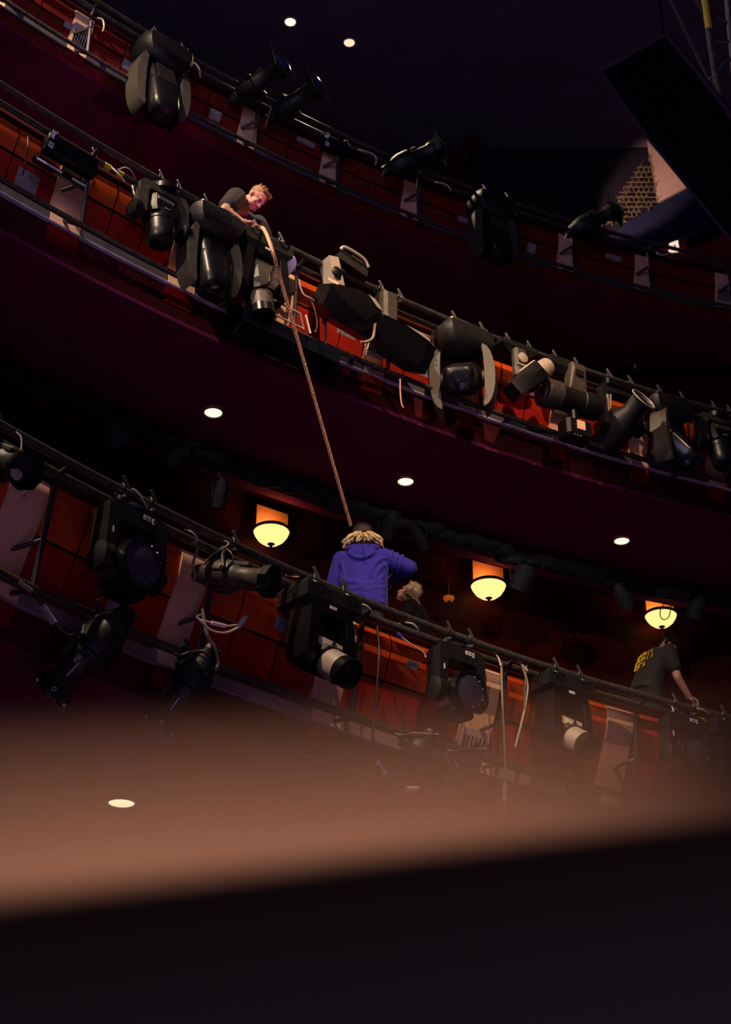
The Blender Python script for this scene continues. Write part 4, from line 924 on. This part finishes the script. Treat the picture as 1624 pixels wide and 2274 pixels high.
tr = MB(); legs(body, tr, V((0, 0, .9)), 0); torso(tr, [(V((0, 0, .78)), .17, .12, X, Y), (V((0, 0, .95)), .18, .125, X, Y)])
remesh(body, 'body', 'skin', t, .007); remesh(tr, 'trousers', 'trouser', t, .012); eyes(hc, hr, t)
te = MB(); torso(te, [(V((0, 0, .86)), .19, .14, X, Y), (V((0, 0, 1.1)), .19, .135, X, Y), (V((0, 0, 1.28)), .205, .135, X, Y), (V((0, 0, 1.37)), .19, .115, X, Y), (V((0, 0, 1.43)), .085, .075, X, Y)])
for A_ in (LA, RA): chain(te, [A_[0], A_[0].lerp(A_[1], .75)], [.075, .072])
te.tube(spline([V((.10, -.12, 1.30)), V((.02, -.145, 1.22)), V((-.08, -.14, 1.15))]), .012, 6); te.tube(spline([V((.20, -.05, 1.28)), V((.19, -.09, 1.15)), V((.17, -.10, 1.0))]), .012, 6)
ts = remesh(te, 'tee_shirt', 'tee', t, .011, 3)
MB().ell((.135, -.03, 1.425), (.045, .03, .012), rotm(0, 0, 25)).build('shoulder_mark', 'plate', ts)
hh = MB(); hh.ell(hc+hr@V((0, -.025, .042)), (.084, .092, .088), hr, 18, 12)
locks(hh, hc, hr, 170, (-.03, .10), (.055, .080), (.015, .04), .55, .35, .010, (150, 390), 5)
locks(hh, hc, hr, 60, (.085, .125), (.0, .06), (.02, .04), .6, -.3, .010, (0, 360), 6)
hh.build('hair', 'greyhair', t, sharp=60)
MB().ell(hc+hr@V((.088, .016, -.012)), (.010, .012, .012)).build('earpiece', 'black', t)
# --- stooping person at the right with a yellow print on the back
p0 = V((2.90, 15.49, 7.5))
t = thing('person', 'stooping dark-haired person in a black tee with a yellow print on the back', 'person', p0, R(-62))
body = MB(); sp = V((0, math.sin(R(24)), math.cos(R(24)))); fw_ = V((0, math.cos(R(24)), -math.sin(R(24)))); hip = V((0, 0, .90))
sh = hip+sp*.50; hc = sh+V((0, .155, .125)); hr = rotm(-8, 30)
head(body, hc, hr); chain(body, [sh+sp*.02, sh+V((0, .10, .08))], [.064, .056])
def sec(u, w_, d_): return (hip+sp*u, w_, d_, X, fw_)
torso(body, [sec(0, .15, .10), sec(.25, .14, .09), sec(.44, .17, .10), sec(.53, .06, .06)])
RA = [sh+V((.20, .0, -.04)), sh+V((.235, .05, -.34)), sh+V((.19, .22, -.52))]; LA = [sh+V((-.20, .0, -.04)), sh+V((-.23, .10, -.34)), sh+V((-.14, .28, -.46))]
for A_ in (LA, RA): chain(body, A_, [.054, .045, .032])
hand(body, LA[2], (.2, .9, -.3), (0, .3, 1), 50, -1); hand(body, RA[2], (-.2, .9, -.3), (0, .3, 1), 50, 1)
tr = MB(); legs(body, tr, hip, .02); torso(tr, [(V((0, 0, .76)), .17, .12, X, Y), (V((0, 0, .95)), .18, .125, X, Y)])
remesh(body, 'body', 'skin', t, .007); remesh(tr, 'trousers', 'trouser', t, .012); eyes(hc, hr, t)
te = MB(); torso(te, [sec(-.06, .19, .14), sec(.15, .19, .135), sec(.38, .21, .14), sec(.48, .19, .115), sec(.545, .085, .075)])
for A_ in (LA, RA): chain(te, [A_[0], A_[0].lerp(A_[1], .62)], [.078, .076])
te.tube(spline([sec(.40, 0, 0)[0]+V((.17, -.09, 0)), sec(.25, 0, 0)[0]+V((.17, -.05, 0)), sec(.1, 0, 0)[0]+V((.18, -.02, 0))]), .012, 6)
ts = remesh(te, 'tee_shirt', 'tee', t, .011, 3)
mb = MB(); bk = Mx((X, fw_, sp)).transposed(); q_ = random.Random(4)
for row, (u, w_, h_) in enumerate(((.40, .26, .050), (.33, .30, .050), (.24, .20, .075))):
    n_ = 7 if row < 2 else 3
    for i in range(n_):
        x = -w_/2+w_*(i+.5)/n_; dd = -.139*math.sqrt(max(.1, 1-(x/.22)**2))-.006; c_ = hip+sp*u+X*x+fw_*dd; g_ = bk@Mx.Rotation(-math.atan2(x*.55, .2), 3, 'Z')
        mb.box(c_+g_@V((-w_/n_*.28, 0, 0)), (w_/n_*.28, .006, h_), g_); mb.box(c_+g_@V((w_/n_*.08, 0, h_*.40*(1 if i % 2 else -1))), (w_/n_*.6, .006, h_*.24), g_)
        if i % 3 == 0: mb.box(c_+g_@V((w_/n_*.28, 0, 0)), (w_/n_*.22, .006, h_), g_)
mb.build('back_print', 'print', ts)
MB().tube(spline([sh+sp*.05+V((.085*math.cos(a), .075*math.sin(a)+.01, .0)) for a in [R(g) for g in range(-170, 0, 20)]]), .006, 6).build('collar', 'plate', ts)
hh = MB(); hh.ell(hc+hr@V((0, -.022, .045)), (.083, .095, .083), hr, 18, 12)
locks(hh, hc, hr, 130, (.06, .12), (.02, .075), (.03, .06), .7, .1, .012, (0, 360), 8); locks(hh, hc, hr, 60, (-.02, .08), (.07, .085), (.02, .04), .4, .8, .010, (175, 365), 9)
hh.build('hair', 'darkhair', t, sharp=60)
# --- man leaning over the middle rail
hw = on(2, 569, 440, .10); th = R(-150)
loc = V((hw.x, hw.y, 10.45)); rotz = Mx.Rotation(th, 3, 'Z')
hl = V((0, .60, hw.z-10.45)); loc = loc-rotz@V((0, .60, 0))
t = thing('person', 'man in a black tee leaning over the middle rail, gripping it and looking down', 'person', loc, th)
body = MB(); hc = hl; hr = rotm(42, 60, -4); hip = V((0, -.10, .86)); sh = V((.02, .40, hl.z-.02)); sp = (sh-hip).normalized(); fw_ = X.cross(sp)*-1; fw_ = V((0, sp.z, -sp.y))
sh = V((.05, .36, hl.z-.03)); L_ = (sh-hip).length
head(body, hc, hr); chain(body, [sh+sp*.02, hc-hr@V((0, .02, .06))], [.066, .056])
def sec(u, w_, d_): return (hip+sp*u*L_, w_, d_, X, fw_)
torso(body, [sec(0, .15, .10), sec(.5, .14, .09), sec(.9, .17, .10), sec(1.05, .06, .06)])
def T2L(x, y, dr): return rotz.transposed()@(on(2, x, y, dr)-loc)
hd_ = T2L(540, 494, -.03); el = T2L(499, 466, .02)
RA = [T2L(524, 440, .16), el, hd_]; LA = [sh+V((-.19, .0, -.03)), sh+V((-.24, .10, -.27)), T2L(572, 506, .02)]
chain(body, RA, [.056, .046, .030]); chain(body, LA, [.054, .045, .030])
ax = (T2L(560, 497, -.02)-hd_)
hand(body, RA[2], ax+V((0, 0, .025)), V((0, .45, 1)), 50, -1, 1.12); hand(body, LA[2], V((.6, .5, -.2)), V((0, .5, .8)), 60, 1)
tr = MB(); legs(body, tr, hip, -.16); torso(tr, [(V((0, -.10, .72)), .17, .12, X, Y), (V((0, -.08, .92)), .18, .125, X, Y)])
remesh(body, 'body', 'skin', t, .006, 3); remesh(tr, 'trousers', 'trouser', t, .012); eyes(hc, hr, t)
te = MB(); torso(te, [sec(-.06, .19, .14), sec(.35, .195, .135), sec(.75, .225, .16), sec(.95, .215, .14), sec(1.06, .10, .09)])
chain(te, [RA[0], RA[0].lerp(RA[1], .70)], [.098, .088]); chain(te, [LA[0], LA[0].lerp(LA[1], .7)], [.080, .076])
for x in (-.10, .02, .12): te.tube(spline([sec(.9, 0, 0)[0]+X*x-fw_*.13, sec(.6, 0, 0)[0]+X*(x*1.1)-fw_*.15, sec(.2, 0, 0)[0]+X*x-fw_*.13]), .012, 6)
remesh(te, 'tee_shirt', 'tee', t, .010, 3)
hh = MB(); hh.ell(hc+hr@V((0, -.024, .046)), (.080, .092, .080), hr, 20, 14)
locks(hh, hc, hr, 200, (.045, .118), (.0, .068), (.012, .028), .5, -.5, .008, (0, 360), 12); locks(hh, hc, hr, 60, (.085, .11), (.03, .06), (.02, .035), .6, -.2, .009, (40, 140), 13)
hh.build('hair', 'brownhair', t, sharp=60)
MB().tube(spline([sh+V((-.06, .06, -.02)), sh+V((-.02, .10, -.10)), sh+V((0, .09, -.17))]), .004, 5).build('lanyard', 'steel', t)

# ------------------------------------------------------------------ rope and loose cables
pa, pb = on(2, 582, 505, -.07), on(1, 779, 1167, .62)
mid = [on(2, 590, 515, -.26), on(2, 604, 552, -.52)]
path = [pa, mid[0], mid[1]]
q0 = mid[1]; e_ = V((0, 0, 0))
for i in range(1, 11):
    u = i/10; p = q0.lerp(pb, u); p.z -= .01*math.sin(math.pi*u); path.append(p)
path = spline(path, 14); dense = []
for i in range(len(path)-1):
    n_ = max(1, int((path[i+1]-path[i]).length/.012))
    for j in range(n_): dense.append(path[i].lerp(path[i+1], j/n_))
dense.append(path[-1])
t = thing('rope', 'braided orange rope stretched from the leaning man down to the dark cap', 'rope', pa)
for s_ in range(3):
    ps = []; L_ = 0
    for i, p in enumerate(dense):
        if i: L_ += (p-dense[i-1]).length
        d_ = (dense[min(i+1, len(dense)-1)]-dense[max(i-1, 0)]).normalized(); m_ = fr(d_, (1, 0, 0)); g_ = L_/.085*2*math.pi+s_*2*math.pi/3
        ps.append(p-pa+m_@V((.0092*math.cos(g_), .0092*math.sin(g_), 0)))
    MB().tube(ps, .0086, 6).build('strand', 'rope', t)
def cable(k, pts, r_, m, label, cat='cable', extra=None):
    P = [on(k, *p) for p in pts]; t = thing('cable', label, cat, P[0])
    MB().tube(spline([p-P[0] for p in P], 7), r_, 6).build('cord', m, t)
    for (i0, i1, rr, mm, nm) in extra or (): MB().tube([P[i0]-P[0], P[i1]-P[0]], rr, 8).build(nm, mm, t)
    return t
cable(1, [(838, 1392, .05), (842, 1450, .02), (836, 1540, .0), (828, 1640, .0), (838, 1690, .0), (856, 1720, .0), (880, 1745, .0), (905, 1752, 0), (928, 1752, 0)], .011, 'cableblk', 'dark cable hanging past the lowest pipe with a pale tag at its end', extra=[(7, 8, .022, 'label', 'tag'), (4, 5, .016, 'label', 'sleeve')])
cable(1, [(1114, 1472, -.02), (1116, 1560, -.02), (1122, 1690, -.02), (1122, 1740, -.02), (1120, 1780, -.02), (1122, 1800, -.02), (1112, 1816, -.02)], .010, 'cabletan', 'long straight cable dangling into the haze with a yellowish end sleeve', extra=[(3, 4, .022, 'cablewht', 'sleeve')])
cable(1, [(1160, 1478, .0), (1172, 1520, .0), (1168, 1560, 0), (1160, 1600, 0), (1150, 1640, .0), (1145, 1660, 0)], .012, 'cabletan', 'bundle of tan cables looping down left of the silver-barrelled light')
cable(1, [(1170, 1478, .0), (1166, 1530, .0), (1164, 1580, 0), (1158, 1620, 0), (1160, 1650, 0)], .010, 'cableblk', 'black cable beside the tan bundle left of the silver-barrelled light')
cable(1, [(24, 953, 0), (45, 968, -.06), (47, 995, -.07), (35, 1025, -.06), (14, 1045, -.03)], .006, 'cablewht', 'thin pale wire loop on the lowest rail at far left')
cable(1, [(66, 1046, .1), (66, 1065, .1), (58, 1090, .12), (52, 1105, .15)], .011, 'cabletan', 'short brown cable drop right of the far left spotlight')
cable(1, [(-10, 1262, .2), (40, 1292, .2), (70, 1312, .2), (95, 1345, .2), (120, 1385, .18), (150, 1410, .15), (172, 1408, .12), (190, 1412, .12)], .014, 'cableblk', 'dark cable with bright connectors running to the spotlight marked 750', extra=[(3, 4, .028, 'plate', 'connector'), (1, 2, .018, 'cabletan', 'splice')])
cable(1, [(438, 1222, .05), (432, 1240, .04), (428, 1258, .03), (434, 1275, .03), (430, 1292, .02)], .011, 'cabletan', 'kinked pale cable left of the sideways ellipsoidal spotlight')
cable(1, [(450, 1352, -.02), (455, 1385, -.02), (462, 1415, -.02), (478, 1440, -.02), (484, 1470, -.02), (480, 1488, -.02)], .014, 'cabletan', 'tan cable hanging under the sideways ellipsoidal spotlight')
cable(1, [(436, 1370, -.04), (452, 1385, -.06), (470, 1400, -.07), (500, 1405, -.08), (530, 1392, -.07), (545, 1370, -.05)], .010, 'cablewht', 'white cable swag under the sideways ellipsoidal spotlight, lower one', extra=[(4, 5, .020, 'label', 'connector')])
cable(1, [(440, 1375, -.04), (470, 1383, -.06), (500, 1390, -.07), (535, 1386, -.06)], .008, 'cablewht', 'white cable swag under the sideways ellipsoidal spotlight, upper one', extra=[(1, 2, .016, 'label', 'connector')])
for i, (pts, lb) in enumerate([([(292, 1085, -.03), (305, 1092, -.05), (318, 1110, -.06), (328, 1130, -.04)], 'pale safety wire curling over the left large yoke light'),
        ([(410, 1175, 0), (428, 1183, -.05), (440, 1198, -.05), (430, 1205, .02)], 'pale wire loop on the lowest rail between the left yoke light and the sideways spotlight'),
        ([(500, 1215, .0), (512, 1226, -.05), (518, 1240, -.04), (508, 1250, .02)], 'pale wire loop on the lowest rail just below the leftmost bowl lamp'),
        ([(635, 1278, .05), (650, 1280, 0), (664, 1281, -.03)], 'short white tie on the lowest rail left of the silver-topped light'),
        ([(793, 1342, .02), (812, 1344, -.03), (826, 1358, -.02), (828, 1368, .05)], 'pale wire loop on the lowest rail below the blue hoodie'),
        ([(900, 1382, .0), (918, 1386, -.04), (930, 1400, -.03), (928, 1408, .05)], 'pale wire loop on the lowest rail below the person looking up'),
        ([(886, 1410, .02), (912, 1430, .0), (940, 1448, .0), (946, 1460, .0)], 'blue-tipped cable running to the middle yoke light on the lowest rail'),
        ([(1100, 1452, .02), (1108, 1462, -.02), (1112, 1478, -.03)], 'short pale wire over the lowest rail right of the middle yoke light'),
        ([(1150, 1470, .05), (1162, 1478, 0), (1172, 1490, -.02)], 'pale tied wires over the lowest rail left of the silver-barrelled light'),
        ([(1238, 1497, 0), (1262, 1500, -.04), (1272, 1508, 0)], 'thin wire loop on top of the silver-barrelled light'),
        ([(1490, 1565, 0), (1496, 1578, -.04), (1492, 1590, -.04)], 'white wire curl on the lowest rail below the stooping person'),
        ([(1535, 1572, 0), (1560, 1576, -.05), (1585, 1592, 0)], 'pale wire lying along the lowest rail at the far right')]):
    t = cable(1, pts, .007, 'cablewht', lb)
    if 'blue-tipped' in lb: MB().tube([on(1, 884, 1407, .02)-t.location, on(1, 893, 1415, .02)-t.location], .016, 8).build('tip', 'bluetape', t)
cable(2, [(889, 842, .02), (889, 865, .0), (891, 890, 0), (894, 902, 0), (897, 905, 0)], .007, 'rope', 'short thin orange cord hanging below the middle balcony ledge', 'cord')
for pts, m, lb in [([(248, 372, 0), (262, 385, -.05), (278, 404, -.05)], 'cablewht', 'pale cable curve under the middle rail left of the grey U-shaped yoke light'),
        ([(262, 378, .0), (278, 372, -.05), (292, 380, -.05), (300, 395, 0)], 'cablewht', 'small pale wire arch on the middle rail left of the grey U-shaped yoke light'),
        ([(294, 412, .0), (298, 430, -.03), (303, 440, -.02)], 'cablewht', 'short pale wire hanging at the left of the grey U-shaped yoke light'),
        ([(62, 304, .1), (61, 340, .1), (54, 375, .15), (50, 390, .2)], 'cableblk', 'black cable drop to a grey plate at the far left of the middle balcony'),
        ([(690, 665, .02), (700, 690, .05), (705, 720, .08), (700, 738, .1)], 'cabletan', 'thin tan cable hanging above the big black box'),
        ([(664, 620, .0), (668, 640, .0), (676, 655, .0), (690, 662, .0), (698, 668, .02)], 'cablewht', 'pale wire from the middle rail over the beige pilaster behind the rope'),
        ([(838, 690, .05), (826, 712, .0), (826, 735, .0), (818, 770, .0), (812, 776, 0)], 'cablewht', 'pale twisted cable drop with a plug, left of the one-armed faceted light'),
        ([(1306, 884, .05), (1313, 892, .0), (1310, 900, 0), (1304, 904, 0)], 'cablewht', 'short white hooked wire right of the left-facing lens light'),
        ([(1290, 866, .1), (1300, 876, .08), (1312, 886, .02)], 'rope', 'orange wire behind the left-facing lens light'),
        ([(1536, 932, 0), (1542, 938, -.03), (1538, 946, -.03)], 'cablewht', 'small pale wire hook between the last two lights of the middle rail')]:
    cable(2, pts, .007, m, lb)
for pts, lb in [([(420, 136, 0), (432, 140, -.05), (442, 152, -.06), (445, 172, -.03)], 'bright pale cable arc right of the big dark light on the topmost rail'),
        ([(216, 40, .0), (228, 44, -.02), (231, 60, -.02), (228, 70, 0)], 'pale cable hook above the louvre at the left of the topmost balcony'),
        ([(795, 332, .0), (812, 336, -.04), (828, 342, -.05), (836, 352, -.05), (834, 366, 0)], 'pale cable arc on the topmost rail right of the small power box'),
        ([(966, 405, .0), (980, 406, -.04), (994, 412, -.05), (1002, 424, -.02)], 'pale cable arc right of the square-framed light on the topmost rail'),
        ([(1130, 470, .0), (1138, 468, -.03), (1148, 478, -.02)], 'pale wire at the right of the dark downward light on the topmost rail'),
        ([(1458, 561, .0), (1470, 566, -.04), (1492, 563, -.04), (1493, 568, 0)], 'pale crumpled wire on the topmost rail below the lit sign')]:
    cable(3, pts, .009, 'cablewht', lb)
t = fix(2, 250, 'two yellow tape wraps on the middle rail', *RAIL[2]['low'], name='tape', cat='tape')
for x in (-.06, .07): MB().cyl((x-.03, 0, 0), (x+.03, 0, 0), .031, seg=12).build('wrap', 'yellow', t)
t = fix(1, 1556, 'yellow-green tape wrap on the lowest rail at the right', *RAIL[1]['low'], name='tape', cat='tape')
MB().cyl((-.03, 0, 0), (.03, 0, 0), .041, seg=12).build('wrap', 'yellow', t)
# ------------------------------------------------------------------ out-of-focus board in the foreground
t = thing('foreground_board', 'blurred dark board with a brown lit top edge filling the bottom of the view', 'board', V((0, .29, 0)))
o_ = V(t.location)
def fgp(x, y, dist): d = ray(x, y); d = V((d.x, d.y, d.z)); return CAM+d*(dist/d.y)-o_      # dist = horizontal distance from the lens
L0, L1 = fgp(-900, 1885, .225), fgp(2600, 1590, .40)
L1 = L0+(L1-L0)*4; L0 = L0+(L0-L1)*.05
hgt = .0075
def lin(a, b, u): return a.lerp(b, u)
P = []
for e in (L0, L1):
    for q in ((0, 0, 0), (0, -.004, -hgt), (0, .055, 0), (0, .055, -hgt)): P.append(e+V(q))
MB().hull(P).build('timber_edge', 'timber', t)
P = []
for e in (L0, L1):
    for q in ((0, .035, -hgt+.001), (0, .05, -hgt+.001)):
        P.append(e+V(q)); w_ = e+V(q); P.append(V((w_.x, w_.y, 0)))
MB().hull(P).build('board', 'flatblack', t)
# ------------------------------------------------------------------ lights, world, camera
def lamp(kind, name, loc, tgt, energy, col, **kw):
    l = bpy.data.lights.new(name, kind); l.energy = energy; l.color = col
    for k_, v_ in kw.items(): setattr(l, k_, v_)
    o = bpy.data.objects.new(name, l); COL.objects.link(o); o.location = loc
    o.rotation_euler = (V(tgt)-V(loc)).to_track_quat('-Z', 'Y').to_euler(); return o
lamp('SPOT', 'top_spot', (-4.4, 6.4, 16.8), (-.3, 12.2, 8.0), 4200, (1, .72, .48), spot_size=R(60), spot_blend=.55, shadow_soft_size=.08)
lamp('SPOT', 'key_spot', (2.4, 5.4, 16.0), (.75, 12.5, 10.7), 3600, (1, .62, .34), spot_size=R(34), spot_blend=.75, shadow_soft_size=.07)
lamp('SPOT', 'side_spot', (-6.0, 1.0, 11.8), (.6, 13.5, 8.8), 2500, (1, .74, .55), spot_size=R(17), spot_blend=.6, shadow_soft_size=.08)
lamp('SPOT', 'right_spot', (5.6, 2.0, 11.6), (1.2, 14.1, 8.9), 800, (1, .74, .55), spot_size=R(17), spot_blend=.7, shadow_soft_size=.06)
lamp('AREA', 'violet_fill', (-3.0, 1.5, 2.5), (.5, 12.5, 8.5), 30, (.40, .34, 1.0), shape='DISK', size=1.4)
lamp('AREA', 'soffit_fill', (2.0, 6.0, .3), (2.0, 6.3, 6), 52, (1, .45, .85), shape='SQUARE', size=7)  # unseen fill added near the floor to lift the soffits
lamp('AREA', 'ceiling_fill', (-1.0, 6.0, 12.5), (1.0, 14, 17), 62, (.62, .55, 1.0), shape='DISK', size=3)  # unseen fill added to brighten the dark ceiling
lamp('SPOT', 'upper_wall_spot', (2.2, 15.2, 14.2), at_y(1500, 410, 17.1), 420, (1, .66, .48), spot_size=R(26), spot_blend=.5, shadow_soft_size=.06)
for q_ in ((-.94, 14.45, 16.93), (-.21, 14.79, 16.93)): lamp('SPOT', 'house_downlight', q_, (q_[0]+.6, q_[1]-1.0, 13), 260, (1, .74, .48), spot_size=R(110), spot_blend=.6, shadow_soft_size=.05)
lamp('SPOT', 'magenta_glint', (.9, 10.2, 10.4), (-.95, 11.35, 11.75), 60, (1, .05, .5), spot_size=R(30), spot_blend=.6, shadow_soft_size=.1)
lamp('SPOT', 'edge_helper_spot', (-.40, .02, 2.30), (-.022, .28, 1.69), 46, (1, .72, .5), spot_size=R(17.5), spot_blend=1, shadow_soft_size=.02)  # unseen spot added to brighten the board's timber edge
w = bpy.data.worlds.new('dark_house'); S.world = w; w.use_nodes = True
w.node_tree.nodes['Background'].inputs[0].default_value = (.50, .32, .62, 1); w.node_tree.nodes['Background'].inputs[1].default_value = .035
cd = bpy.data.cameras.new('camera'); cam = bpy.data.objects.new('camera', cd); COL.objects.link(cam)
cam.location = CAM; cam.rotation_euler = (R(90)+TH, 0, 0)
cd.sensor_fit = 'VERTICAL'; cd.sensor_height = 36; cd.sensor_width = 36*1624/2274; cd.lens = 36*F/2274
cd.clip_start = .01; cd.clip_end = 200
cd.dof.use_dof = True; cd.dof.focus_distance = 13.6; cd.dof.aperture_fstop = 1.4; cd.dof.aperture_blades = 3; cd.dof.aperture_rotation = R(90)
S.camera = cam
S.view_settings.view_transform = 'Standard'; S.view_settings.look = 'None'
